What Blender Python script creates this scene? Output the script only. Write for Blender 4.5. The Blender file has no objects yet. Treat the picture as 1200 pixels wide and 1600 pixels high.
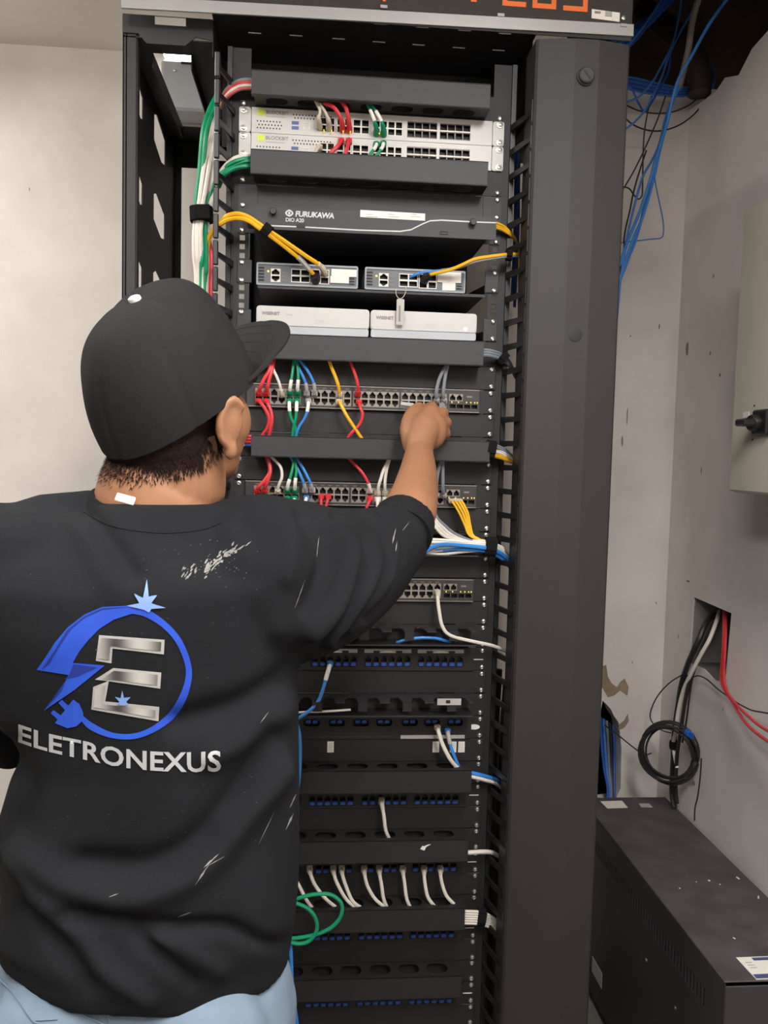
import bpy, bmesh, math, random
from mathutils import Vector, Matrix
from mathutils.geometry import delaunay_2d_cdt
from mathutils.bvhtree import BVHTree
import numpy as np
random.seed(7)
SC = bpy.context.scene
COL = SC.collection

# ------------------------------------------------------------------ camera
CAM = Vector((-.0945, -1.5525, 1.45)); YAW, PITCH, ROLL, FPX = .0847, -.0671, .0249, 1299.0
FW_ = Vector((math.sin(YAW)*math.cos(PITCH), math.cos(YAW)*math.cos(PITCH), math.sin(PITCH)))
R0 = Vector((math.cos(YAW), -math.sin(YAW), 0)); U0 = R0.cross(FW_)
RT = R0*math.cos(ROLL) + U0*math.sin(ROLL); UP = U0*math.cos(ROLL) - R0*math.sin(ROLL)
cd = bpy.data.cameras.new('camera'); cam = bpy.data.objects.new('camera', cd); COL.objects.link(cam)
m = Matrix.Identity(4)
for i, v in enumerate((RT, UP, -FW_)):
    for j in range(3): m[j][i] = v[j]
m.translation = CAM
cam.matrix_world = m
cd.sensor_fit = 'VERTICAL'; cd.sensor_height = 36.0; cd.lens = 36.0*FPX/1600.0
cd.clip_start = .02; cd.clip_end = 50
SC.camera = cam
# ------------------------------------------------------------------ light
vs = SC.view_settings
vs.view_transform = 'Standard'; vs.look = 'None'; vs.gamma = 1.0; vs.use_curve_mapping = False
vs.exposure = 0.93
w = bpy.data.worlds.new('world'); SC.world = w; w.use_nodes = True
w.node_tree.nodes['Background'].inputs[0].default_value = (1, .98, .95, 1)
w.node_tree.nodes['Background'].inputs[1].default_value = 0.10
def area(name, loc, sx, sy, power, col=(1, .985, .99), rot=(0, 0, 0)):
    l = bpy.data.lights.new(name, 'AREA'); l.shape = 'RECTANGLE'; l.size = sx; l.size_y = sy; l.energy = power; l.color = col
    o = bpy.data.objects.new(name, l); COL.objects.link(o); o.location = loc; o.rotation_euler = rot
    return o
CEIL = 2.49
# the ceiling luminaires of the room: (x, y, half width, half length, power)
LUMS = [(-1.10, -.30, .15, .60, 2.4), (.32, -1.60, .15, .60, 16.5), (-.50, -1.80, .15, .60, 8.5)]
for i, (x, y, a_, b_, p_) in enumerate(LUMS):
    area('ceiling_light', (x, y, CEIL-.062), a_*2, b_*2, p_)

# ------------------------------------------------------------------ helpers
def at(px, py, Y):
    d = FW_ + RT*((px-600)/FPX) + UP*((800-py)/FPX)
    return CAM + d*((Y-CAM.y)/d.y)
def atX(px, py, X):
    d = FW_ + RT*((px-600)/FPX) + UP*((800-py)/FPX)
    return CAM + d*((X-CAM.x)/d.x)
def atZ(px, py, Z):
    d = FW_ + RT*((px-600)/FPX) + UP*((800-py)/FPX)
    return CAM + d*((Z-CAM.z)/d.z)
def xof(px, py, Y=0): return at(px, py, Y).x
Z0 = 2.0606; UU = .04445
def zs(k): return Z0 - k*UU            # upper screw of slot k
def ut(k): return zs(k) + .00635       # top of slot k

def lin(c):
    out = []
    for v in c[:3]:
        v = v/255.0
        out.append(v/12.92 if v <= .04045 else ((v+.055)/1.055)**2.4)
    return out
MATS = {}
def mat(name, col, rough=.5, metal=0, var=.08, scale=30, bump=0, bscale=None, spec=.5, emit=0, alpha=1, trans=0, detail=4, sss=0, second=None, stretch=None):
    m_ = bpy.data.materials.new(name); m_.use_nodes = True
    nt = m_.node_tree; b = nt.nodes['Principled BSDF']
    c = lin(col)
    tc = nt.nodes.new('ShaderNodeTexCoord'); src = tc.outputs['Object']
    if stretch:
        mp = nt.nodes.new('ShaderNodeMapping'); mp.inputs['Scale'].default_value = stretch
        nt.links.new(src, mp.inputs[0]); src = mp.outputs[0]
    n = nt.nodes.new('ShaderNodeTexNoise'); n.inputs['Scale'].default_value = scale; n.inputs['Detail'].default_value = detail
    nt.links.new(src, n.inputs['Vector'])
    r = nt.nodes.new('ShaderNodeValToRGB')
    c2 = lin(second) if second else [min(1, v*(1+var)) for v in c]
    c1 = c if second else [v*(1-var) for v in c]
    r.color_ramp.elements[0].color = (*c1, 1); r.color_ramp.elements[1].color = (*c2, 1)
    r.color_ramp.elements[0].position = .3; r.color_ramp.elements[1].position = .7
    nt.links.new(n.outputs['Fac'], r.inputs[0]); nt.links.new(r.outputs[0], b.inputs['Base Color'])
    b.inputs['Roughness'].default_value = rough; b.inputs['Metallic'].default_value = metal
    b.inputs['Specular IOR Level'].default_value = spec
    if trans: b.inputs['Transmission Weight'].default_value = trans
    if alpha < 1: b.inputs['Alpha'].default_value = alpha
    if sss:
        b.inputs['Subsurface Weight'].default_value = sss; b.inputs['Subsurface Radius'].default_value = (.01, .004, .002); b.inputs['Subsurface Scale'].default_value = 1
    if emit:
        b.inputs['Emission Color'].default_value = (*c, 1); b.inputs['Emission Strength'].default_value = emit
    if bump:
        n2 = nt.nodes.new('ShaderNodeTexNoise'); n2.inputs['Scale'].default_value = bscale or scale*6; n2.inputs['Detail'].default_value = 3
        nt.links.new(src, n2.inputs['Vector'])
        bp = nt.nodes.new('ShaderNodeBump'); bp.inputs['Strength'].default_value = bump; bp.inputs['Distance'].default_value = .002
        nt.links.new(n2.outputs['Fac'], bp.inputs['Height']); nt.links.new(bp.outputs[0], b.inputs['Normal'])
    MATS[name] = m_
    return m_
def M(n): return MATS[n]

class MB:
    def __init__(s): s.v = []; s.f = []; s.mi = []
    def add(s, vs_, fs_, mi=0):
        o = len(s.v); s.v += [tuple(v) for v in vs_]
        for f in fs_: s.f.append(tuple(o+i for i in f)); s.mi.append(mi)
        return s
    def box(s, x0, x1, y0, y1, z0, z1, mi=0, b=0, mtx=None):
        if x0 > x1: x0, x1 = x1, x0
        if y0 > y1: y0, y1 = y1, y0
        if z0 > z1: z0, z1 = z1, z0
        if b <= 0:
            vs_ = [(x, y, z) for z in (z0, z1) for y in (y0, y1) for x in (x0, x1)]
            fs_ = [(0, 2, 3, 1), (4, 5, 7, 6), (0, 1, 5, 4), (2, 6, 7, 3), (0, 4, 6, 2), (1, 3, 7, 5)]
        else:
            b = min(b, (x1-x0)*.45, (y1-y0)*.45, (z1-z0)*.45)
            vs_ = []; idx = {}
            for sx in (0, 1):
                for sy in (0, 1):
                    for sz in (0, 1):
                        cx = (x0, x1)[sx]; cy = (y0, y1)[sy]; cz = (z0, z1)[sz]
                        ix = b if sx == 0 else -b; iy = b if sy == 0 else -b; iz = b if sz == 0 else -b
                        idx[(sx, sy, sz, 0)] = len(vs_); vs_.append((cx, cy+iy, cz+iz))
                        idx[(sx, sy, sz, 1)] = len(vs_); vs_.append((cx+ix, cy, cz+iz))
                        idx[(sx, sy, sz, 2)] = len(vs_); vs_.append((cx+ix, cy+iy, cz))
            fs_ = []
            for a in (0, 1):
                fs_.append([idx[(a, p, q, 0)] for p, q in ((0, 0), (1, 0), (1, 1), (0, 1))])
                fs_.append([idx[(p, a, q, 1)] for p, q in ((0, 0), (1, 0), (1, 1), (0, 1))])
                fs_.append([idx[(p, q, a, 2)] for p, q in ((0, 0), (1, 0), (1, 1), (0, 1))])
                for c in (0, 1):
                    fs_.append([idx[(a, c, 0, 0)], idx[(a, c, 1, 0)], idx[(a, c, 1, 1)], idx[(a, c, 0, 1)]])
                    fs_.append([idx[(a, 0, c, 0)], idx[(a, 1, c, 0)], idx[(a, 1, c, 2)], idx[(a, 0, c, 2)]])
                    fs_.append([idx[(0, a, c, 1)], idx[(1, a, c, 1)], idx[(1, a, c, 2)], idx[(0, a, c, 2)]])
                    for d in (0, 1): fs_.append([idx[(a, c, d, 0)], idx[(a, c, d, 1)], idx[(a, c, d, 2)]])
        if mtx: vs_ = [mtx @ Vector(v) for v in vs_]
        return s.add(vs_, fs_, mi)
    def plate(s, outer, holes, plane, t0, t1, mi=0):
        """flat plate with holes; plane 'XZ' (thickness in Y), 'YZ' (in X) or 'XY' (in Z)"""
        loops = [outer] + list(holes)
        pts = []; edges = []; faces = []
        for lp in loops:
            o = len(pts); n = len(lp)
            pts += [Vector(p) for p in lp]; edges += [(o+i, o+(i+1) % n) for i in range(n)]; faces.append(list(range(o, o+n)))
        if holes:
            r = delaunay_2d_cdt(pts, edges, [], 1, 1e-6)
            V2, tri = r[0], r[2]
            def inside(p, lp):
                c = False; n = len(lp); j = n-1
                for i in range(n):
                    xi, yi = lp[i][0], lp[i][1]; xj, yj = lp[j][0], lp[j][1]
                    if (yi > p[1]) != (yj > p[1]) and p[0] < (xj-xi)*(p[1]-yi)/(yj-yi)+xi: c = not c
                    j = i
                return c
            tri = [f for f in tri if not any(inside(((V2[f[0]][0]+V2[f[1]][0]+V2[f[2]][0])/3, (V2[f[0]][1]+V2[f[1]][1]+V2[f[2]][1])/3), h) for h in holes)]
        else: V2, tri = pts, [list(range(len(pts)))]
        def P(p, t): return (p[0], t, p[1]) if plane == 'XZ' else ((t, p[0], p[1]) if plane == 'YZ' else (p[0], p[1], t))
        s.add([P(p, t0) for p in V2], tri, mi); s.add([P(p, t1) for p in V2], [f[::-1] for f in tri], mi)
        for lp in loops:
            n = len(lp)
            s.add([P(p, t0) for p in lp]+[P(p, t1) for p in lp], [(i, (i+1) % n, n+(i+1) % n, n+i) for i in range(n)], mi)
        return s
    def tube(s, pts, r, n=8, mi=0, cap=True, flat=None):
        pts = [Vector(p) for p in pts]; N = len(pts)
        rr = list(r) if isinstance(r, (list, tuple)) else [r]*N
        if len(rr) != N: rr = [rr[min(len(rr)-1, int(i*len(rr)/N))] for i in range(N)]
        t0 = (pts[1]-pts[0]).normalized()
        a = Vector((0, 0, 1)) if abs(t0.z) < .9 else Vector((1, 0, 0))
        u = t0.cross(a).normalized(); o = len(s.v); fs_ = []
        vs_ = []
        for i in range(N):
            t = (pts[min(i+1, N-1)]-pts[max(i-1, 0)])
            if t.length < 1e-9: t = t0.copy()
            t.normalize()
            u = (u - t*u.dot(t))
            if u.length < 1e-6: u = t.orthogonal()
            u.normalize(); v = t.cross(u)
            for j in range(n):
                an = 2*math.pi*j/n
                vs_.append(pts[i] + u*math.cos(an)*rr[i] + v*math.sin(an)*rr[i]*(flat or 1))
        for i in range(N-1):
            for j in range(n): fs_.append((i*n+j, i*n+(j+1) % n, (i+1)*n+(j+1) % n, (i+1)*n+j))
        if cap: fs_.append(tuple(range(n))[::-1]); fs_.append(tuple((N-1)*n+j for j in range(n)))
        return s.add(vs_, fs_, mi)
    def lathe(s, prof, org, axis, n=16, mi=0):
        axis = Vector(axis).normalized(); u = axis.orthogonal().normalized(); v = axis.cross(u); org = Vector(org)
        vs_ = []; fs_ = []
        for r, h in prof:
            for j in range(n):
                an = 2*math.pi*j/n; vs_.append(org+axis*h+u*math.cos(an)*r+v*math.sin(an)*r)
        for i in range(len(prof)-1):
            for j in range(n): fs_.append((i*n+j, i*n+(j+1) % n, (i+1)*n+(j+1) % n, (i+1)*n+j))
        if prof[0][0] > 1e-6: fs_.append(tuple(range(n)))
        if prof[-1][0] > 1e-6: fs_.append(tuple((len(prof)-1)*n+j for j in range(n)))
        return s.add(vs_, fs_, mi)
    def mesh(s, name, mats, off=(0, 0, 0), smooth=.6):
        off = Vector(off); me = bpy.data.meshes.new(name)
        me.from_pydata([Vector(v)-off for v in s.v], [], s.f)
        if not isinstance(mats, (list, tuple)): mats = [mats]
        for q in mats: me.materials.append(M(q) if isinstance(q, str) else q)
        if any(s.mi): me.polygons.foreach_set('material_index', s.mi)
        bm = bmesh.new(); bm.from_mesh(me); bmesh.ops.remove_doubles(bm, verts=bm.verts, dist=1e-6); bmesh.ops.recalc_face_normals(bm, faces=bm.faces); bm.to_mesh(me); bm.free()
        if smooth: me.shade_smooth(); me.set_sharp_from_angle(angle=smooth)
        return me
    def build(s, name, mats, parent=None, smooth=.6, label=None):
        off = worg(parent) if parent else Vector((0, 0, 0))
        o = bpy.data.objects.new(name, s.mesh(name, mats, off, smooth)); COL.objects.link(o)
        if parent: o.parent = parent; WORG[o.name] = off
        if label: o['label'] = label
        return o
WORG = {}
def worg(o): return WORG.get(o.name, Vector((0, 0, 0)))
def tag(o, label, cat, group=None, kind=None):
    o['label'] = label; o['category'] = cat
    if group: o['group'] = group
    if kind: o['kind'] = kind
    return o
def thing(name, loc, label, cat, group=None):
    o = bpy.data.objects.new(name, None); COL.objects.link(o); o.location = loc; o.empty_display_size = .05
    WORG[o.name] = Vector(loc)
    return tag(o, label, cat, group)
def struct(o): o['kind'] = 'structure'; return o
def inst(name, me, parent, loc, rot=None, scale=None):
    o = bpy.data.objects.new(name, me); COL.objects.link(o); o.parent = parent
    o.location = Vector(loc)-worg(parent)
    if rot: o.rotation_euler = rot
    if scale: o.scale = scale
    WORG[o.name] = Vector(loc)
    return o
def spline(P, n=8):
    P = [Vector(p) for p in P]
    if len(P) < 3: return P
    Q = [P[0]*2-P[1]] + P + [P[-1]*2-P[-2]]; out = []
    for i in range(1, len(Q)-2):
        p0, p1, p2, p3 = Q[i-1:i+3]
        for j in range(n):
            t = j/n
            out.append(.5*((2*p1)+(p2-p0)*t+(2*p0-5*p1+4*p2-p3)*t*t+(3*p1-p0-3*p2+p3)*t**3))
    out.append(P[-1]); return out
def rrect(x0, x1, z0, z1, r, n=3):
    out = []
    for cx, cz, a0 in ((x1-r, z1-r, 0), (x0+r, z1-r, 90), (x0+r, z0+r, 180), (x1-r, z0+r, 270)):
        for i in range(n+1):
            a = math.radians(a0+90*i/n); out.append((cx+r*math.cos(a), cz+r*math.sin(a)))
    return out
def rect(x0, x1, z0, z1): return [(x0, z0), (x1, z0), (x1, z1), (x0, z1)]
def circ(x, z, r, n=10, rz=None): return [(x+r*math.cos(2*math.pi*i/n), z+(rz or r)*math.sin(2*math.pi*i/n)) for i in range(n)]
def text_mesh(txt, size, mname, ext=.0003, bold=0, shear=0, spacing=1, align='LEFT'):
    cu = bpy.data.curves.new('lettering', 'FONT'); cu.body = txt; cu.size = size; cu.extrude = ext; cu.offset = bold; cu.shear = shear
    cu.space_character = spacing; cu.align_x = align; cu.resolution_u = 3
    o = bpy.data.objects.new('tmp_text', cu); COL.objects.link(o)
    dg = bpy.context.evaluated_depsgraph_get(); me = bpy.data.meshes.new_from_object(o.evaluated_get(dg))
    bpy.data.objects.remove(o); bpy.data.curves.remove(cu)
    me.materials.clear(); me.materials.append(M(mname)); me.name = 'lettering'
    return me
def letters(txt, size, mname, parent, loc, rot=(math.pi/2, 0, 0), **k):
    return inst('lettering', text_mesh(txt, size, mname, **k), parent, loc, rot)

# ------------------------------------------------------------------ materials
mat('wall_paint', (222, 216, 208), .85, var=.04, scale=3, bump=.15, bscale=60, spec=.2)
mat('wall_old', (220, 214, 209), .88, var=.10, scale=5, bump=.3, bscale=34, spec=.2, detail=10)
mat('ceiling_paint', (234, 228, 220), .9, var=.03, scale=4)
mat('floor_tile', (105, 100, 95), .5, var=.06, scale=6)
mat('cavity', (84, 78, 74), .95, var=.3, scale=30, bump=.5)  # dark base colour stands in for shade inside the wall opening
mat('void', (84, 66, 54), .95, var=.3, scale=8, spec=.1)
mat('plaster_raw', (150, 132, 108), .95, var=.15, scale=30, bump=.5)
mat('rack_black', (29, 26, 27), .58, var=.10, scale=14, bump=.04, bscale=900)
mat('rack_grey', (44, 43, 46), .55, var=.06, scale=12, bump=.04, bscale=900)
mat('cover_grey', (37, 33, 34), .6, var=.06, scale=5, bump=.03, bscale=900)
mat('deep_black', (20, 18, 19), .6, var=.15, scale=30)
mat('plastic_black', (26, 25, 26), .4, var=.1, scale=40)
mat('velcro', (27, 26, 27), .95, var=.2, scale=300, bump=.6, bscale=900, spec=.1)
mat('white_metal', (196, 193, 190), .4, var=.03, scale=10)
mat('white_plastic', (194, 191, 189), .35, var=.02, scale=10)
mat('alu_bar', (168, 167, 167), .35, metal=.35, var=.04, scale=8)
mat('sign_dark', (48, 44, 42), .7, var=.1, scale=60, bump=.1)
mat('orange', (232, 112, 44), .55, var=.03)
mat('sticker', (226, 222, 214), .6, var=.04, scale=200)
mat('sticker_grey', (175, 172, 168), .6, var=.06, scale=300)
mat('print_grey', (125, 122, 120), .6)
mat('print_light', (196, 196, 198), .5)
mat('logo_lime', (200, 222, 42), .5)
mat('screw', (200, 198, 194), .28, metal=.9, var=.05)
mat('port_metal', (150, 143, 134), .4, metal=.4, var=.1, scale=60)
mat('port_white', (215, 210, 200), .4, var=.05)
mat('port_hole', (16, 14, 13), .6)
mat('sfp_grey', (82, 76, 74), .4, metal=.5, var=.2, scale=90)
mat('usb_blue', (72, 92, 150), .45)
mat('jack_blue', (44, 78, 158), .4, var=.12, scale=100)
mat('switch_face', (56, 52, 52), .42, var=.08, scale=40)
mat('mini_face', (84, 88, 94), .4, var=.05, scale=30)
mat('mini_edge', (132, 138, 146), .35, var=.04)
mat('led_green', (170, 220, 60), .4, emit=1.2)
mat('led_amber', (225, 200, 70), .4, emit=.5)
mat('led_white', (255, 252, 245), .4, emit=1.5)
mat('c_red', (205, 52, 60), .45, var=.06)
mat('c_white', (216, 210, 200), .45, var=.05)
mat('c_green', (8, 140, 96), .45, var=.06)
mat('c_blue', (52, 128, 206), .45, var=.06)
mat('c_dblue', (38, 84, 172), .5, var=.1)
mat('c_wblue', (66, 120, 190), .5, var=.1)
mat('c_yellow', (228, 172, 30), .45, var=.05)
mat('c_grey', (120, 124, 132), .45, var=.06)
mat('c_black', (36, 33, 33), .5, var=.1)
mat('c_cream', (200, 190, 172), .45, var=.06)
mat('c_pink', (190, 96, 92), .45, var=.1)
mat('boot_clear', (176, 172, 168), .3, var=.05)
mat('label_white', (228, 225, 220), .5, var=.03)
mat('tape_blue', (30, 90, 180), .6)
mat('scuff', (140, 132, 125), .95, var=.15, scale=200)
mat('conduit', (128, 122, 114), .5, var=.12)
mat('pipe', (54, 42, 36), .6, var=.4, scale=22, bump=.2)
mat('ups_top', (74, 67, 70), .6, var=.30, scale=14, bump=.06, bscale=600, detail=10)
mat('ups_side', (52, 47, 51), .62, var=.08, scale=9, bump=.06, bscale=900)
mat('panel_beige', (190, 186, 170), .45, var=.03, scale=6)
mat('lumin', (255, 250, 240), .5, emit=6)
mat('ac_grey', (176, 180, 186), .5, var=.03)

# ------------------------------------------------------------------ room
WY = .75; WX = .925; LX = -2.6; FY = -4.2
bm_ = MB().plate(rect(LX-.1, WX+.1, 0, CEIL+.0) , [[(.745, .47), (.765, .455), (.80, .46), (.815, .50), (.812, .62), (.80, .695), (.785, .715), (.775, .735), (.75, .76), (.735, .66)]], 'XZ', WY, WY+.06)
back = struct(bm_.build('wall_back', 'wall_old'))
lf = MB().box(LX, -.2, WY-.012, WY-.0005, 0, CEIL)
# right wall with a knocked-out opening
hole = [(.578, 1.094), (.375, 1.089), (.388, .912), (.440, .905), (.50, .918), (.585, .914)]
bm_ = MB().plate([(FY, 0), (WY, 0), (WY, 2.43), (.60, 2.415), (.55, 2.43), (.48, 2.405), (.42, 2.44), (.33, 2.45), (.25, CEIL), (FY, CEIL)], [hole], 'YZ', WX, WX+.09)
struct(bm_.build('wall_right', 'wall_old'))
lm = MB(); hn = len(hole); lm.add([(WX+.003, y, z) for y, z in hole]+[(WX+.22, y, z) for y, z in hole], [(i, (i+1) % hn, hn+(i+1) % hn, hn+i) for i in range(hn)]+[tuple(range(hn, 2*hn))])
struct(lm.build('wall_dark_liner', 'cavity'))  # added liner, coloured dark so the opening looks shaded inside
struct(MB().box(.6, .95, WY+.35, WY+.36, .3, .9).build('wall_break_dark_back', 'void'))  # dark box added behind the break to keep background light out
for q in ((.55, .56, WY+.06, WY+.36, .3, .9), (.95, .96, WY+.06, WY+.36, .3, .9), (.55, .96, WY+.06, WY+.36, .9, .91), (.55, .96, WY+.06, WY+.36, .29, .30)): struct(MB().box(*q).build('wall_break_dark_side', 'void'))  # remaining faces of the added dark box
struct(MB().box(LX-.1, LX, FY, WY, 0, CEIL).build('wall_left', 'wall_paint'))
struct(MB().box(LX-.1, WX+.1, FY-.1, FY, 0, CEIL).build('wall_front', 'wall_paint'))
struct(MB().box(LX-.1, WX+.2, FY-.1, WY+.1, -.05, 0).build('floor', 'floor_tile'))
# ceiling, open towards the dark plenum above the right corner
struct(MB().plate([(LX-.1, FY-.1), (WX+.1, FY-.1), (WX+.1, -.25), (.70, -.22), (.52, -.05), (.50, WY+.06), (LX-.1, WY+.06)], [], 'XY', CEIL, CEIL+.04).build('ceiling', 'ceiling_paint'))
# plenum shell above the broken ceiling
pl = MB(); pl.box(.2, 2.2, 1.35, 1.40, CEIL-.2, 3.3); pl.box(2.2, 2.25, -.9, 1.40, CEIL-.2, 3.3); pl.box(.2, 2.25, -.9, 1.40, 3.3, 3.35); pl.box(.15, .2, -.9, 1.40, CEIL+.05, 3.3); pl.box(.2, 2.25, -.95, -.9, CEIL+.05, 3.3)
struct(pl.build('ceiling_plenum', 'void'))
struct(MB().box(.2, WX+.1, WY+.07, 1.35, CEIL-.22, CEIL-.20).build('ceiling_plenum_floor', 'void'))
# flaked plaster on the back wall beside the rack
pp = MB()
for poly in ([(.742, .86), (.755, .865), (.762, .83), (.775, .81), (.79, .80), (.80, .815), (.812, .825), (.825, .80), (.822, .775), (.80, .79), (.782, .775), (.765, .77), (.745, .80)], [(.80, .672), (.818, .68), (.83, .70), (.826, .72), (.815, .70), (.802, .69)]):
    pp.plate(poly, [], 'XZ', WY-.0015, WY+.0005)
struct(pp.build('wall_bare_patch', 'plaster_raw'))

for i, (x, y, a_, b_, p_) in enumerate(LUMS):
    t = thing('ceiling_luminaire', (x, y, CEIL), ('surface-mounted fluorescent luminaire overhead, nearest the left wall', 'surface-mounted fluorescent luminaire overhead on the right side', 'surface-mounted fluorescent luminaire overhead, furthest back in the room')[i], 'ceiling light', 'fluorescent ceiling luminaires')
    MB().box(x-a_-.02, x+a_+.02, y-b_-.02, y+b_+.02, CEIL-.012, CEIL-.001, b=.003).build('housing', 'white_metal', t)
    MB().box(x-a_, x+a_, y-b_, y+b_, CEIL-.058, CEIL-.012, b=.008).build('diffuser', 'lumin', t)
# lit luminaire and grey cassette seen through the rack's open top
t = thing('wall_luminaire', (-.44, .69, CEIL), 'bright white lit luminaire above the pale grey box, seen through the rack top', 'light')
MB().box(-.50, -.38, .655, .735, CEIL-.035, CEIL-.001, b=.003).build('housing', 'white_metal', t)
MB().box(-.495, -.385, .66, .73, CEIL-.040, CEIL-.035).build('diffuser', 'lumin', t)
t = thing('junction_box', (-.42, .70, 2.30), 'pale grey metal box high on the wall behind the rack', 'box')
MB().box(-.50, -.33, .66, .749, 2.315, 2.438, b=.006).build('body', 'ac_grey', t)
MB().box(-.45, -.36, .655, .66, 2.427, 2.431).build('slot', 'deep_black', t)
MB().lathe([(.004, 0), (.004, .003), (.002, .004)], (-.465, .66, 2.41), (0, -1, 0), 8).build('screw', 'screw', t)

# ------------------------------------------------------------------ rack
RACK = thing('server_rack', (0, .22, 0), 'tall black open-frame server rack full of network gear', 'server rack')
RK = 'rack_black'
def rail(sgn):
    mb = MB(); x0, x1 = .2205, .253
    holes = []
    for k in range(-1, 43):
        for d in (0, .015875, .03175):
            z = zs(k)-d; holes.append([(sgn*(.2326-.0048), z-.0048), (sgn*(.2326+.0048), z-.0048), (sgn*(.2326+.0048), z+.0048), (sgn*(.2326-.0048), z+.0048)])
    mb.plate([(sgn*x0, .10), (sgn*x1, .10), (sgn*x1, 2.17), (sgn*x0, 2.17)], holes, 'XZ', 0, .002)
    mb.box(sgn*x1, sgn*(x1-.002), .002, .06, .10, 2.17)
    return mb.build('mounting_rail', 'rack_black', RACK)
rail(-1); rail(1)
for sgn in (-1, 1):
    mb = MB(); mb.box(sgn*.2205, sgn*.253, .46, .462, .1, 2.17); mb.box(sgn*.251, sgn*.253, .41, .46, .1, 2.17)
    mb.build('rear_rail', RK, RACK)
# side frames: sheet with oval cut-outs, seen at the open left end
def cut(yc, z, w_, h_, skew):
    return [(yc-w_, z+h_*.72+skew), (yc-w_*.5, z+h_), (yc+w_, z+h_*.55), (yc+w_, z-h_*.8), (yc+w_*.3, z-h_), (yc-w_, z-h_*.55)]
for sgn in (-1, 1):
    holes = []
    for i in range(13):
        z = 2.112-.161*i
        if z < .2: break
        holes.append(cut(.108, z, .030, .030, 0)); holes.append(cut(.315, z+.002, .064, .040, 0))
    mb = MB().plate(rect(0, .51, .06, 2.20), holes, 'YZ', sgn*.440, sgn*.438)
    mb.build('side_panel', RK, RACK)
    # front and rear posts as folded channels
    for y0, y1 in ((0, .003), (.507, .51)):
        MB().box(sgn*.4455, sgn*.4225, y0, y1, .06, 2.20).build('post', 'rack_grey' if y0 == 0 else RK, RACK)
    MB().box(sgn*.4455, sgn*.4435, 0, .05, .06, 2.20).build('post_flange', 'rack_grey', RACK)
    MB().box(sgn*.42, sgn*.4235, .003, .02, .06, 2.20).build('post_flange', RK, RACK)
# top frame
zt = 2.212
holes = []
for row in ([(394, 23), (460.5, 28), (528, 33), (595, 38), (660, 43), (726, 48), (789, 53)], [(398, 52), (462.5, 56), (529, 61), (592, 66), (654, 70.5), (717, 75), (779, 79)]):
    for q in row:
        p = atZ(q[0], q[1], zt); holes.append(rect(p.x-.0115, p.x+.0115, p.y-.0028, p.y+.0028))
for yy in (.20, .24, .28, .32, .36):
    for i in range(7): holes.append(rect(-.22+.073*i-.012, -.22+.073*i+.012, yy-.002, yy+.002))
MB().plate(rect(-.288, .288, -.048, .51), holes, 'XY', zt, zt+.001).build('top_plate', RK, RACK)
MB().box(-.288, .288, .150, .153, 2.05, zt).build('top_cross_member', RK, RACK)
MB().box(-.288, .288, .50, .503, 2.12, zt).build('top_cross_member', RK, RACK)
for sgn in (-1, 1):
    # top frames of the two side channels (open in the middle)
    MB().plate(rect(sgn*.4445, sgn*.288, 0, .51) if sgn > 0 else rect(-.4445, -.288, 0, .51), [rect(-.405, -.335, .055, .40)] if sgn < 0 else [], 'XY', 2.176, 2.178).build('side_top_frame', RK, RACK)
    MB().box(sgn*.288, sgn*.2895, -.001, .51, 2.150, zt+.001).build('side_web', RK, RACK)
    mb = MB().box(sgn*.335, sgn*.333, .055, .40, 2.150, 2.176); mb.box(sgn*.403, sgn*.405, .055, .40, 2.150, 2.176)
    mb.build('side_top_flange', RK, RACK)
x0, x1 = -.4455, -.289
mb = MB().plate([(x0, 2.182), (-.418, 2.182), (-.404, 2.166), (-.337, 2.166), (-.318, 2.182), (x1, 2.178), (x1, 2.214), (x0, 2.214)], [rect(-.390, -.336, 2.199, 2.2135)], 'XZ', -.003, -.001)
mb.build('top_bracket', 'rack_grey', RACK)
mb = MB().plate([(-.43, 2.12), (-.34, 2.12), (-.325, 2.10), (-.27, 2.10), (-.27, 2.176), (-.43, 2.176)], [rect(-.345, -.29, 2.14, 2.155)], 'XZ', .50, .503)
mb.build('rear_bracket', RK, RACK)
# header: bright folded bar with the dark sign board above it
mb = MB()
mb.add([(-.437, -.050, 2.200), (.460, -.050, 2.212), (.460, -.050, 2.232), (-.437, -.050, 2.220), (-.437, -.046, 2.200), (.460, -.046, 2.212), (.460, -.046, 2.232), (-.437, -.046, 2.220)],
       [(0, 1, 2, 3), (4, 7, 6, 5), (3, 2, 6, 7), (0, 4, 5, 1), (0, 3, 7, 4), (1, 5, 6, 2)])
mb.build('header_bar', 'alu_bar', RACK)
for px, py in ((600, 9), (783, 22), (975, 38)):
    p = at(px, py, -.052); MB().box(p.x-.006, p.x+.006, -.052, -.049, p.z-.0035, p.z+.0015).build('clip', 'alu_bar', RACK)
SIGN = MB().box(-.437, .458, -.046, -.044, 2.205, 2.33).build('header_board', 'sign_dark', RACK)
WORG[SIGN.name] = worg(RACK)
def blk(rects, name='lettering'):
    mb = MB()
    for x0, x1, z0, z1 in rects: mb.box(x0, x1, -.0470, -.0455, z0, z1)
    return mb.build(name, 'orange', SIGN)
def px2(x, y): p = at(x, y, -.047); return p.x, p.z
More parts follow.
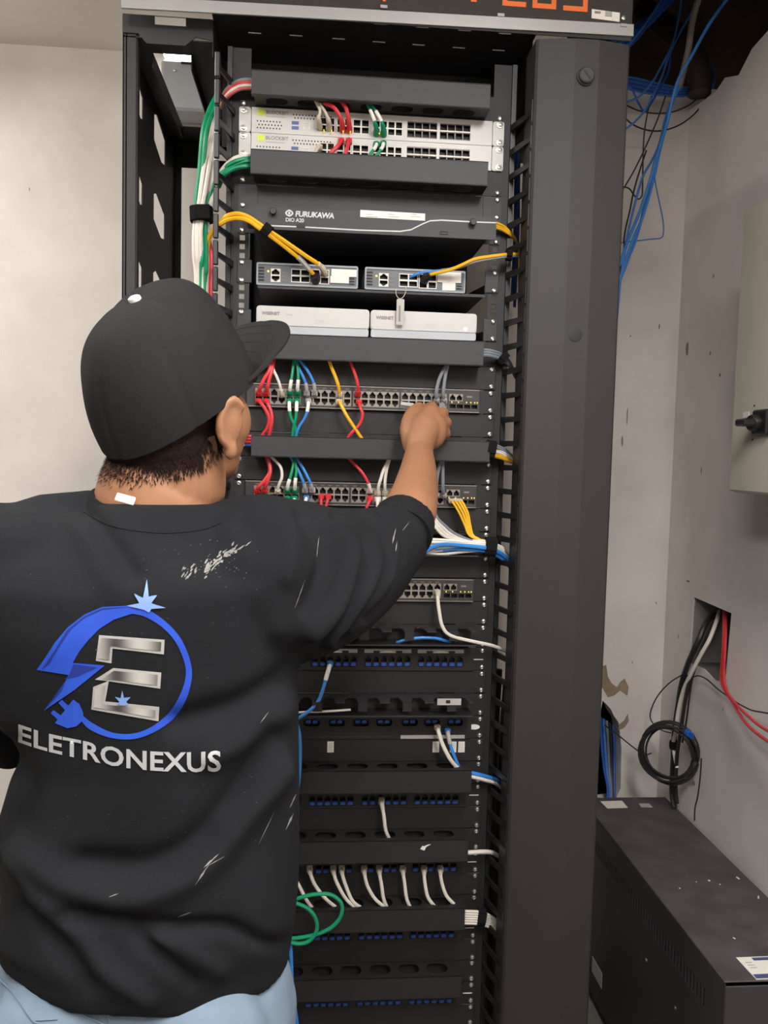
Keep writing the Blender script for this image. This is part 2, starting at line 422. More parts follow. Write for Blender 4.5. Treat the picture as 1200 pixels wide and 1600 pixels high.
# orange block characters, cut by the top of the frame in the photograph
for (l, r_, b_), kind in (((785, 822, 8.5), '2'), ((832, 869, 12), '0'), ((880, 918, 16), '3')):
    xl, zb = px2(l, b_); xr, _ = px2(r_, b_); hgt = .075; st = .0085
    R_ = [(xl, xr, zb, zb+st), (xl, xr, zb+hgt-st, zb+hgt)]
    if kind in '03': R_.append((xr-st, xr, zb+st, zb+hgt-st))
    if kind == '0': R_.append((xl, xl+st, zb+st, zb+hgt-st))
    if kind == '3': R_.append((xl+st, xr-st, zb+hgt/2-st/2, zb+hgt/2+st/2))
    if kind == '2': R_ += [(xl, xl+st, zb+st, zb+hgt/2), (xr-st, xr, zb+hgt/2, zb+hgt-st), (xl, xr, zb+hgt/2-st/2, zb+hgt/2+st/2)]
    blk(R_)
for l, r_, b_, fl in ((736, 745, 2.5, 1), (598, 603, 2, 0)):
    xl, zb = px2(l, b_); xr, _ = px2(r_, b_)
    R_ = [(xl, xr, zb, zb+.075)]
    if fl: R_ += [(xr, xr+.026, zb+.0665, zb+.075), (xr, xr+.026, zb+.032, zb+.040), (xr+.018, xr+.026, zb+.040, zb+.0665)]
    blk(R_)
p = at(945, 22, -.047); q = at(925, 13, -.047); r_ = at(968, 34, -.047)
mb = MB().plate([(q.x, q.z-.001), (r_.x, q.z-.004), (r_.x, r_.z), (q.x, r_.z+.003)], [], 'XZ', -.0468, -.0455)
st_ = mb.build('barcode_sticker', 'sticker', SIGN)
mb = MB()
for i in range(9): mb.box(p.x+.001+.0014*i, p.x+.0017+.0014*i, -.0472, -.0467, p.z-.004, p.z+.005)
mb.box(q.x+.005, q.x+.016, -.0472, -.0467, p.z, p.z+.004)
mb.build('barcode', 'print_grey', st_)
p = at(974, 28, -.047); MB().lathe([(.004, 0), (.004, .002), (.002, .003)], (p.x, -.046, p.z), (0, -1, 0), 10).build('rivet', 'screw', SIGN)

# ------------------------------------------------------------------ vertical cable managers
def finger_mesh():
    mb = MB(); pts = [(0, 0, 0), (.004, -.02, .0), (.012, -.05, .0), (.020, -.078, .0)]
    for i in range(len(pts)-1):
        a, b = Vector(pts[i]), Vector(pts[i+1]); h0, h1 = .006-.0006*i, .006-.0006*(i+1); t_ = .0022
        vs_ = [(a.x-t_, a.y, -h0), (a.x+t_, a.y, -h0), (a.x+t_, a.y, h0), (a.x-t_, a.y, h0), (b.x-t_, b.y, -h1), (b.x+t_, b.y, -h1), (b.x+t_, b.y, h1), (b.x-t_, b.y, h1)]
        mb.add(vs_, [(0, 1, 5, 4), (1, 2, 6, 5), (2, 3, 7, 6), (3, 0, 4, 7), (0, 3, 2, 1), (4, 5, 6, 7)])
    mb.box(.0155, .0245, -.086, -.078, -.0205, .0205, b=.0015)
    return mb.mesh('finger', 'plastic_black')
FM = finger_mesh()
VL = thing('vertical_cable_manager', (-.25, 0, .06), 'open vertical cable manager with black plastic fingers beside the left rail', 'cable manager', 'vertical cable managers')
VR = thing('vertical_cable_manager', (.25, 0, .06), 'vertical cable manager with a tall faceted grey cover on the right', 'cable manager', 'vertical cable managers')
for k in range(-1, 43):
    z = zs(k)-.004
    inst('finger', FM, VL, (-.250, -.002, z), scale=(-1, 1, 1)); 
    if k > -1: inst('finger', FM, VR, (.255, -.002, z))
for sgn, V_ in ((-1, VL), (1, VR)):
    mb = MB(); mb.box(sgn*.2535, sgn*.262, -.004, .035, .08, 2.17); 
    mb.build('spine', 'plastic_black', V_)
# folded cover
sec = [(.272, -.030), (.272, -.094), (.276, -.0985), (.338, -.108), (.380, -.108), (.434, -.0985), (.438, -.094), (.438, -.030)]
zb, zt2 = .055, 2.172
n = len(sec)
mb = MB(); mb.add([(x, y, zb) for x, y in sec]+[(x, y, zt2) for x, y in sec], [(i, i+1, n+i+1, n+i) for i in range(n-1)]+[tuple(range(n)), tuple(range(n, 2*n))])
cov = mb.build('cover', 'cover_grey', VR, smooth=.1); WORG[cov.name] = worg(VR)
p = at(899, 523, -.108); MB().lathe([(.0125, 0), (.0125, .0008), (.0105, .0012)], (.357, -.108, p.z), (0, -1, 0), 20).build('hole_plug', 'deep_black', cov)
for zc in (at(909, 120, -.108).z,):
    p = Vector((.357, -.108, zc))
    kb = MB().lathe([(.0155, 0), (.0155, .003), (.0135, .0045), (.0135, .009), (.0115, .0105)], p, (0, -1, 0), 24).build('latch_knob', 'rack_grey', cov)
    WORG[kb.name] = worg(VR)
    MB().box(-.0095, .0095, -.0006, .0006, -.0012, .0012, mtx=Matrix.Translation(p+Vector((0, -.0107, 0))) @ Matrix.Rotation(math.radians(50), 4, 'Y')).build('slot', 'deep_black', kb)

# small knocks and scuffs in the wall paint
rs = random.Random(11); WB = bpy.data.objects['wall_back']; WRT = bpy.data.objects['wall_right']
def scuff(P, plane, w_, h_, par):
    n_ = 9; pts = [(P[0]+w_*math.cos(2*math.pi*i/n_)*rs.uniform(.6, 1.1), P[1]+h_*math.sin(2*math.pi*i/n_)*rs.uniform(.6, 1.1)) for i in range(n_)]
    MB().plate(pts, [], plane, *((WY-.0008, WY+.0002) if plane == 'XZ' else (WX-.0008, WX+.0002))).build('scuff', 'scuff', par)
for x, y, w_, h_ in ((46, 296, .0015, .006), (985, 525, .003, .003), (1030, 510, .002, .010), (972, 690, .003, .022), (980, 650, .002, .03), (988, 1035, .002, .004), (1025, 942, .002, .004)):
    p = at(x, y, WY); scuff((p.x, p.z), 'XZ', w_, h_, WB)
for x, y, w_, h_ in ((1115, 432, .003, .006), (1074, 545, .010, .02), (1110, 552, .004, .005), (1125, 586, .005, .005), (1096, 735, .002, .010), (1060, 994, .002, .008), (1130, 1108, .002, .005), (1075, 908, .010, .004)):
    p = atX(x, y, WX); scuff((p.y, p.z), 'YZ', w_, h_, WRT)

# ------------------------------------------------------------------ shared small meshes
def screw_mesh():
    return MB().lathe([(.0048, 0), (.0048, .0012), (.0040, .0026), (.0022, .0034), (.0018, .0022)], (0, 0, 0), (0, -1, 0), 12).mesh('screw', 'screw')
SCREW = screw_mesh()
def washer_screw_mesh():
    mb = MB().lathe([(.0062, 0), (.0062, .0012), (.0045, .0016)], (0, 0, 0), (0, -1, 0), 12); mb.lathe([(.0040, .0014), (.0036, .0034), (.0016, .0040), (.0014, .003)], (0, 0, 0), (0, -1, 0), 10)
    return mb.mesh('screw', 'screw')
def port_mesh(w_, h_, bezel, name='port', ow=None, oh=None, depth=.009, notch=True):
    """one RJ45 opening: bezel plate with a T-shaped mouth and a dark cavity behind; origin at its centre, face at y=0"""
    ow = ow or w_*.80; oh = oh or h_*.80; a = ow/2; t = oh/2; mb = MB()
    if notch: T = [(-a, -t), (a, -t), (a, t*.25), (a*.62, t*.25), (a*.62, t*.62), (a*.32, t*.62), (a*.32, t), (-a*.32, t), (-a*.32, t*.62), (-a*.62, t*.62), (-a*.62, t*.25), (-a, t*.25)]
    else: T = rect(-a, a, -t, t)
    o = rect(-w_/2, w_/2, -h_/2, h_/2)
    pts = [Vector(p) for p in o+T]; n = len(T)
    r = delaunay_2d_cdt(pts, [(0, 1), (1, 2), (2, 3), (3, 0)]+[(4+i, 4+(i+1) % n) for i in range(n)], [], 1, 1e-7)
    V2 = r[0]
    def ins(p):
        c = False; j = n-1
        for i in range(n):
            if (T[i][1] > p[1]) != (T[j][1] > p[1]) and p[0] < (T[j][0]-T[i][0])*(p[1]-T[i][1])/(T[j][1]-T[i][1])+T[i][0]: c = not c
            j = i
        return c
    tri = [f for f in r[2] if not ins((sum(V2[i][0] for i in f)/3, sum(V2[i][1] for i in f)/3))]
    mb.add([(p[0], 0, p[1]) for p in V2], tri, 0)
    mb.add([(p[0], 0, p[1]) for p in T]+[(p[0], depth, p[1]) for p in T], [(i, (i+1) % n, n+(i+1) % n, n+i) for i in range(n)], 1)
    mb.add([(p[0], depth, p[1]) for p in T], [tuple(range(n))], 1)
    me = bpy.data.meshes.new(name); me.from_pydata(mb.v, [], mb.f)
    me.materials.append(M(bezel)); me.materials.append(M('port_hole')); me.polygons.foreach_set('material_index', mb.mi)
    return me
PORT = port_mesh(.0143, .0142, 'port_metal'); PORTW = port_mesh(.0128, .0125, 'port_white'); PORTWN = port_mesh(.0128, .0125, 'port_white', notch=False)
SFP = port_mesh(.0150, .0115, 'sfp_grey', ow=.0128, oh=.0085, notch=False)
SFPW = port_mesh(.0150, .0115, 'port_white', ow=.0128, oh=.0085, notch=False)
PATCH = port_mesh(.0150, .0130, 'deep_black', ow=.0115, oh=.0100)
def rear_box(t, k, x=.2205, y0=.004, y1=.36, m_='deep_black', z0=None, z1=None):
    MB().box(-x, x, y0, y1, (z0 or ut(k+1)+.002), (z1 or ut(k)-.002)).build('chassis', m_, t)
def screws(t, zl, both=True, y=-.004, mesh=None):
    for z in zl:
        inst('screw', mesh or SCREW, t, (.2326, y, z))
        if both: inst('screw', mesh or SCREW, t, (-.2326, y, z))
WSCREW = washer_screw_mesh()

# ------------------------------------------------------------------ white firewalls
def firewall(k, label):
    t = thing('firewall_appliance', (0, 0, ut(k+1)), label, 'network appliance', 'white rack firewalls')
    rear_box(t, k, m_='white_metal')
    z0, z1 = ut(k+1)+.0004, ut(k)-.0004
    holes = []
    def X(px): return xof(px, 212, -.006)
    zc = (z0+z1)/2
    zz = lambda f: z0+(z1-z0)*f
    # banks of ports get rectangular openings
    banks = [(430.5+12.5*4.4, 484+12.5*4, 'w')]
    ph = [(X(473), X(484), zz(.22), zz(.50))]
    bank_w = [(X(500), X(523)), (X(526), X(549)), (X(551), X(577)), (X(583), X(605)), (X(605.5), X(629))]
    bank_s = [(X(636), X(683)), (X(687), X(735))]
    for a, b in bank_w: holes.append(rect(a, b, zz(.18), zz(.76)))
    for a, b in bank_s: holes.append(rect(a, b, zz(.14), zz(.80)))
    mb = MB().plate(rect(-.2185, .2185, z0, z1), holes, 'XZ', -.006, -.001)
    mb.build('front_panel', 'white_metal', t)
    for s in (-1, 1):
        pts = rrect(min(s*.2195, s*.2405), max(s*.2195, s*.2405), z0, z1, .004)
        MB().plate(pts, [], 'XZ', -.0058, -.0015).build('ear', 'white_metal', t)
    screws(t, (zs(k), zs(k)-.03175), y=-.006, mesh=WSCREW)
    for a, b in bank_w:
        w_ = (b-a)/2; h_ = (zz(.76)-zz(.18))/2
        for i in range(2):
            for j in range(2):
                o = inst('port', PORTWN, t, (a+w_*(i+.5), -.0055, zz(.18)+h_*(j+.5))); o.scale = (w_/.0128, 1, h_/.0125)
    for a, b in bank_s:
        w_ = (b-a)/4; h_ = (zz(.80)-zz(.14))/2
        for i in range(4):
            for j in range(2):
                o = inst('fibre_port', SFP, t, (a+w_*(i+.5), -.0055, zz(.14)+h_*(j+.5))); o.scale = (w_/.015, 1, h_/.0115)
        MB().box(a, b, -.0070, -.0055, zz(.45), zz(.51)).build('port_divider', 'port_metal', t)
    # perforations
    def perf(x0, dx, n_, rows):
        mb = MB()
        for r_, f in enumerate(rows):
            for i in range(n_): mb.lathe([(.0014, 0), (.0014, .0004)], (x0+dx*i+(dx*.5 if r_ % 2 else 0), -.0060, zz(f)), (0, -1, 0), 6)
        mb.build('ventilation_holes', 'port_hole', t)
    perf(X(402), (X(437)-X(402))/7, 8, (.46, .32, .19)); perf(X(458), (X(497)-X(458))/8, 13, (.79, .66))
    # logo bars, lettering, usb, console
    mb = MB()
    for i in range(3): mb.box(X(402.5+3.8*i), X(405.6+3.8*i), -.0066, -.0060, zz(.68), zz(.92))
    mb.build('logo', 'logo_lime', t)
    letters('BLOCKBIT', .0088, 'print_grey', t, (X(415), -.0062, zz(.76)))
    MB().box(X(415), X(446), -.0063, -.0060, zz(.64), zz(.68)).build('caption', 'sticker_grey', t)
    for f in (.46, .26): MB().box(X(455.5), X(466.5), -.0066, -.006, zz(f-.06), zz(f+.07)).build('usb_port', 'usb_blue', t)
    o = inst('console_port', port_mesh(.0128, .0125, 'port_white', 'console_port'), t, (X(478.5), -.0066, zz(.36)), rot=(0, math.pi, 0))
    mb = MB()
    for px_ in (506, 518, 536, 547, 592, 601): mb.box(X(px_)-.0009, X(px_)+.0009, -.0175, -.006, zz(.13), zz(.17))
    mb.build('status_lights', 'led_amber', t)
    return t
firewall(0, 'upper white rack firewall with perforated front, above its near twin')
firewall(1, 'lower white rack firewall, half hidden by a flat black cable cover')

# ------------------------------------------------------------------ closed horizontal cable managers
def duct(k, label, x0=-.2155, x1=.2035, yo=-.055, zt_=None, zb_=None, ears=True, slots_below=True, holes_top=False, m_='rack_grey'):
    t = thing('horizontal_cable_manager', (0, 0, ut(k+1)), label, 'cable manager', 'horizontal cable managers')
    z1 = zt_ if zt_ else ut(k)-.001; z0 = zb_ if zb_ else ut(k+1)+.001
    MB().box(-.2405, .2405, -.002, .0005, ut(k+1)+.0005, ut(k)-.0005).build('back_plate', 'rack_black', t)
    n_ = 7; w_ = (x1-x0-.03)/n_
    hl = []
    for i in range(n_):
        c = x0+.015+w_*(i+.5); hl.append(rrect(c-.0195, c+.0195, yo+.014, -.010, .012, 3))
    MB().plate(rect(x0+.004, x1+.001, yo+.004, -.002), hl, 'XY', z1-.0035, z1-.0015).build('top_shelf', 'rack_black', t)
    MB().plate(rect(x0+.004, x1+.001, yo+.004, -.002), hl, 'XY', z0+.0015, z0+.0035).build('bottom_shelf', 'rack_black', t)
    cv = MB()
    cv.box(x0, x1, yo, yo+.002, z0, z1, b=.0006); cv.box(x0, x1, yo, yo+.009, z1-.0015, z1); cv.box(x0, x1, yo, yo+.009, z0, z0+.0015)
    cv.build('cover', m_, t)
    return t, z0, z1
def cover_only(*a, **k): return duct(*a, **k)
t, z0, z1 = duct(-1, 'black cable duct above the white firewalls, topmost in the rack'); screws(t, (zs(-1)-.03175,), y=-.002)
t, z0, z1 = duct(2, 'grey-black cable duct overlapping the lower white firewall'); screws(t, (zs(2)-.03175,), y=-.002)
duct(9, 'grey-black cable duct in front of the two white boxes', x0=-.215, x1=.206, zt_=1.661, zb_=1.617)
duct(13, 'black cable duct right below the switch being worked on', x0=-.2075, x1=.2235, zt_=1.4815, zb_=1.4435)
for k, lab in ((27, 'black cable duct under the patch panel with white label strips'), (30, 'black cable duct with a scrap of white tape on its face'), (33, 'black cable duct catching the row of white patch cords'), (36, 'lowest black cable duct with empty oval openings')):
    t, z0, z1 = duct(k, lab, x0=-.2155, x1=.2095-.0007*(k-27), m_='rack_black', zt_=ut(k)+.002, zb_=ut(k+1)+.002)
    screws(t, (zs(k), zs(k)-.03175), both=False, y=-.002)
    if k == 30:
        p = at(665, 1325, -.0562)
        MB().plate([(p.x-.010, p.z-.002), (p.x-.002, p.z-.005), (p.x+.001, p.z+.002), (p.x+.010, p.z+.007), (p.x+.004, p.z+.006), (p.x-.003, p.z+.003), (p.x-.006, p.z+.004)], [], 'XZ', -.0562, -.0554).build('tape_scrap', 'label_white', t)

# blank panels
def blank(k, label, h=1, m_='rack_black', sc=True):
    t = thing('blanking_plate', (0, 0, ut(k+h)), label, 'panel', 'black blanking panels')
    MB().box(-.2405, .2405, -.004, -.0005, ut(k+h)+.0006, ut(k)-.0006, b=.0008).build('plate', m_, t)
    MB().box(-.2405, .2405, -.0005, .012, ut(k)-.002, ut(k)-.0008).build('fold', m_, t)
    if sc: screws(t, (zs(k), zs(k+h-1)-.03175), y=-.004)
    return t
blank(10, 'black blanking panel between a cable duct and the switch being worked on')
blank(12, 'black blanking panel directly below the switch being worked on')
blank(14, 'black blanking panel above the second switch')
blank(16, 'black blanking panel below the second switch, behind the forearm')
blank(18, 'black blanking panel above the lowest switch, under the white cable bundle')
blank(20, 'black blanking panel below the lowest switch')
blank(23, 'black blanking panel below the topmost blue patch panel')
blank(26, 'black blanking panel carrying small white label cards')
blank(29, 'black blanking panel behind the single hanging white cord')
blank(32, 'black blanking panel behind the row of white cords')
blank(35, 'black blanking panel above the lowest cable duct')
blank(38, 'bottommost black blanking panel in view')

# ------------------------------------------------------------------ fibre distribution box
t = thing('fibre_distribution_box', (0, 0, 1.84), 'dark grey fibre distribution box with white stripe and maker name', 'fibre box')
zt_, zb_ = 1.8815, 1.8425
mb = MB().plate(rrect(-.2195, .2225, zb_, zt_, .003), [], 'XZ', -.050, -.046); mb.build('front_panel', 'rack_grey', t)
MB().box(-.2195, .2225, -.046, .25, zt_-.003, zt_-.001).build('top_lid', 'rack_grey', t)
MB().plate(rect(-.205, .205, -.044, .25), [rect(-.09, -.065, -.02, -.012), rect(.02, .04, 0, .006)], 'XY', zb_+.001, zb_+.003).build('tray', 'rack_black', t)
for s in (-1, 1): MB().plate([(-.046, zb_), (.25, zb_), (.25, 1.80), (.20, 1.80), (-.02, zb_-.002), (-.046, zt_-.003), (.25, zt_-.003)][:2]+[(.25, zt_-.003), (-.046, zt_-.003)], [], 'YZ', s*.2065, s*.2045).build('side_wall', 'rack_black', t)
for s in (-1, 1): MB().box(s*.2065, s*.2405, -.003, -.0005, ut(5)+.002, ut(3)-.001).build('ear', 'rack_grey', t)
MB().box(-.2065, .2065, .24, .25, 1.66, zb_).build('dark_backdrop', 'rack_black', t)  # dark sheet added to give the open space under the box its shade
MB().box(-.2065, .2065, -.001, .001, ut(4)+.004, ut(3)-.001).build('upper_plate', 'rack_grey', t)
screws(t, (zs(3)-.03175, zs(4)-.03175), y=-.003)
inst('screw', SCREW, t, (.2326, -.003, zs(3)))
def stripe(pts, wdt):
    mb = MB(); n_ = len(pts); vs_ = []
    for x, z in pts: vs_ += [(x, -.0504, z-wdt), (x, -.0504, z+wdt)]
    mb.add(vs_, [(2*i, 2*i+2, 2*i+3, 2*i+1) for i in range(n_-1)])
    return mb.build('stripe', 'print_light', t, smooth=0)
P_ = [(410, 352), (480, 355), (560, 359.5), (625, 361.5), (642, 359), (660, 350), (672, 345), (690, 344), (735, 346.5), (775, 348)]
stripe([(at(x, y, -.0504).x, at(x, y, -.0504).z) for x, y in P_], .0011)
MB().box(xof(463, 353, -.05), xof(477, 353, -.05), -.0508, -.05, at(470, 356, -.05).z, at(470, 350.5, -.05).z).build('latch_slot', 'deep_black', t)
p = at(694, 364, -.05)
MB().plate(rect(p.x-.0075, p.x+.0075, p.z-.003, p.z+.003), [rect(p.x-.006, p.x+.006, p.z-.0018, p.z+.0018)], 'XZ', -.0512, -.05).build('latch_slot', 'deep_black', t)
for x, y in ((427, 332), (738, 349)):
    p = at(x, y, -.05); MB().lathe([(.0052, 0), (.0052, .006), (.0062, .007), (.0062, .010), (.0050, .012)], (p.x, -.050, p.z), (0, -1, 0), 16).build('thumb_knob', 'rack_grey', t)
p = at(461, 338, -.05); letters('FURUKAWA', .0130, 'print_light', t, (p.x, -.0503, p.z), rot=(math.pi/2, math.radians(.4), 0), bold=.0004, shear=.12, spacing=.92)
p = at(446, 346, -.05); letters('DIO A20', .0090, 'print_light', t, (p.x, -.0503, p.z), bold=.0002, spacing=.95)
p = at(452, 333, -.05)
mb = MB()
def ringp(cx, cz, ra, rb, ia, ib, n_=20):
    mb.plate([(cx+ra*math.cos(2*math.pi*i/n_), cz+rb*math.sin(2*math.pi*i/n_)*(1-.3*abs(math.cos(2*math.pi*i/n_)))) for i in range(n_)], [[(cx+ia*math.cos(2*math.pi*i/n_), cz+ib*math.sin(2*math.pi*i/n_)) for i in range(n_)]], 'XZ', -.0505, -.0499)
ringp(p.x, p.z, .0072, .0062, .0042, .0030); mb.plate(circ(p.x, p.z, .0022, 10), [], 'XZ', -.0505, -.0499)
mb.build('maker_emblem', 'print_light', t)
a, b = at(563, 328, -.05), at(664, 345, -.05)
lb = MB().plate([(a.x, a.z), (b.x, a.z-.001), (b.x, b.z), (a.x, b.z+.001)], [], 'XZ', -.0505, -.05).build('label_strip', 'sticker', t)
mb = MB()
for px_, w_ in ((572, .020), (606, .020), (642, .018)):
    q = at(px_, 335, -.0505)
    mb.box(q.x, q.x+w_*.6, -.0508, -.0505, q.z-.0005, q.z+.0009); mb.box(q.x, q.x+w_, -.0508, -.0505, q.z-.0045, q.z-.0030)
mb.build('label_print', 'sticker_grey', lb)

# ------------------------------------------------------------------ shelves
def shelf(k, z, label, gz=None, front=0.0):
    t = thing('rack_shelf', (0, 0, z-.003), label, 'shelf', 'cantilever rack shelves')
    MB().box(-.2035, .2155, front, .28, z-.0025, z).build('tray', 'rack_grey', t)
    MB().box(-.2035, .2155, front-.0015, front, z-.005, z).build('front_lip', 'rack_grey', t)
    for s in (-1, 1):
        MB().plate([(-.001, z), (.28, z), (.28, z+.045), (-.001, z+.018)], [], 'YZ', s*.2175 if s > 0 else -.2055, s*.2155 if s > 0 else -.2035).build('side_wall', 'rack_black', t)
        MB().box(s*.2145, s*.2405, -.003, -.0005, ut(k+1)+.002, ut(k)-.001, b=.0008).build('ear', 'rack_grey', t)
    screws(t, (zs(k), zs(k)-.03175), y=-.003)
    return t
ST = shelf(6, 1.7545, 'black rack shelf carrying two small dark switches')
SB = shelf(8, 1.6685, 'black rack shelf carrying two flat white boxes')
# small dark switches on the upper shelf
def mini(px0, px1, label, second):
    Y0 = -.004; a = at(px0, 433, Y0).x; b = at(px1, 433, Y0).x; z0 = 1.7548; z1 = z0+.0405
    t = thing('compact_switch', ((a+b)/2, .05, z0), label, 'network switch', 'compact switches on the shelf')
    MB().plate(rrect(a, b, z0, z1, .003), [rrect(a+.003, b-.003, z0+.0035, z1-.0035, .002)], 'XZ', Y0, .12).build('shell', 'mini_edge', t)
    def X(f): return a+(b-a)*f
    def Z(f): return z0+(z1-z0)*f
    hb = [rect(X(.14), X(.235), Z(.16), Z(.76)), rect(X(.34), X(.525), Z(.18), Z(.78)), rect(X(.535), X(.715), Z(.15), Z(.80))]
    MB().plate(rect(a+.003, b-.003, z0+.0035, z1-.0035), hb, 'XZ', Y0+.002, Y0+.006).build('face', 'mini_face', t)
    MB().box(a+.003, b-.003, Y0+.02, .118, z0+.0035, z1-.0035).build('chassis', 'deep_black', t)
    mb = MB()
    for i in range(5): mb.box(X(.02), X(.075), Y0+.0005, Y0+.004, Z(.20+.135*i), Z(.26+.135*i))
    for i in range(4): mb.box(X(.915), X(.965), Y0+.0005, Y0+.004, Z(.18+.12*i), Z(.23+.12*i))
    mb.build('vent_slots', 'port_hole', t)
    w_ = (X(.235)-X(.14)); h_ = (Z(.76)-Z(.16))/2
    for j in range(2): inst('port', PORTW, t, ((X(.14)+X(.235))/2, Y0+.0016, Z(.16)+h_*(j+.5)), rot=None if j else (0, math.pi, 0), scale=(w_/.0128, 1, h_/.0125))
    for c0, c1, f0, f1, me in ((.34, .525, .18, .78, SFPW), (.535, .715, .15, .80, PORTWN)):
        w_ = (X(c1)-X(c0))/2; h_ = (Z(f1)-Z(f0))/2; bw, bh = (.015, .0115) if me is SFPW else (.0128, .0125)
        for i in range(2):
            for j in range(2): inst('fibre_port' if me is SFPW else 'port', me, t, (X(c0)+w_*(i+.5), Y0+.0016, Z(f0)+h_*(j+.5)), scale=(w_/bw, 1, h_/bh))
    if not second:
        MB().box(X(.735), X(.985), Y0-.0006, Y0+.002, Z(.52), Z(.84)).build('label_sticker', 'sticker', t); MB().box(X(.725), X(.91), Y0-.0003, Y0+.002, Z(.22), Z(.52)).build('label_sticker', 'sticker', t)
    else:
        MB().box(X(.72), X(.955), Y0-.0006, Y0+.002, Z(.45), Z(.92)).build('label_sticker', 'sticker', t); MB().box(X(.77), X(.90), Y0-.0003, Y0+.002, Z(.10), Z(.45)).build('label_sticker', 'sticker', t)
    MB().box(X(.105), X(.125), Y0+.0006, Y0+.002, Z(.58), Z(.66)).build('status_light', 'led_amber', t)
    mb = MB()
    for i in range(3): mb.box(X(.25), X(.285), Y0+.0012, Y0+.0021, Z(.22+.18*i), Z(.26+.18*i))
    mb.build('face_print', 'print_grey', t)
    return t
mini(400.5, 559.5, 'left of the two compact dark switches, fed by two yellow cords', False)
mini(570, 727.5, 'right of the two compact dark switches, with a hanging clear tag', True)
# clear tag hanging on the right compact switch
t = thing('hanging_tag', at(624, 480, -.012), 'clear plastic tag on a wire loop under the right compact switch', 'tag')
MB().tube(spline([at(619, 452, -.006), at(619, 460, -.012), at(624, 466.5, -.014), at(630, 464, -.014), at(634, 455, -.012), at(634, 447, -.006)]), .0006, 6).build('wire_loop', 'c_cream', t)
p, q = at(620, 467, -.014), at(630, 508, -.014)
MB().plate(rrect(p.x, q.x+.001, q.z, p.z, .002), [], 'XZ', -.0146, -.0136).build('tag_card', 'sticker_grey', t)
MB().box(p.x+.004, p.x+.0075, -.0152, -.0146, q.z+.006, p.z-.012).build('tag_print', 'print_grey', t)

# flat white boxes on the lower shelf
def wbox(px0, px1, label, led, cap):
    a = at(px0, 500, -.002).x; b = at(px1, 500, -.002).x; z0 = 1.6688; z1 = z0+.0495; y0, y1 = -.004, .17
    t = thing('white_box', ((a+b)/2, .08, z0), label, 'network device', 'flat white boxes on the shelf')
    mb = MB(); pf = rrect(a, b, z0+.013, z1, .006, 4); n_ = len(pf)
    mb.plate(pf, [], 'XZ', y0+.002, y1)
    mb.plate(rrect(a+.0015, b-.0015, z0+.0145, z1-.0015, .006, 4), [], 'XZ', y0, y0+.002)
    mb.build('casing', 'white_plastic', t)
    MB().plate(rrect(a+.001, b-.001, z0, z0+.0135, .003, 3), [], 'XZ', y0+.001, y1).build('base', 'ac_grey', t)
    p = Vector((a+.010, y0-.0002, z1-.0165)); letters('WISENET', .0078, 'print_grey', t, p, bold=.0003, ext=.0002)
    letters('Wave', .0050, 'sticker_grey', t, p+Vector((.043, 0, 0)), ext=.0002)
    xc = a+(b-a)*.56
    MB().plate(rrect(xc-.012, xc+.014, z0+.020, z0+.030, .002), [], 'XZ', y0-.0005, y0+.001).build('name_label', 'white_plastic', t)
    letters(cap, .0062, 'sticker_grey', t, (xc-.008, y0-.0007, z0+.0228), ext=.0001)
    if led: MB().lathe([(.0030, 0), (.0030, .0006), (.002, .001)], (a+(b-a)*.893, y0, z0+.0205), (0, -1, 0), 12).build('status_light', 'led_white', t)
wbox(400.5, 577, 'left flat white plastic box on the shelf, partly behind the cap brim', False, 'MTVE')
wbox(579, 745, 'right flat white plastic box with a small white light', True, 'WLVN')

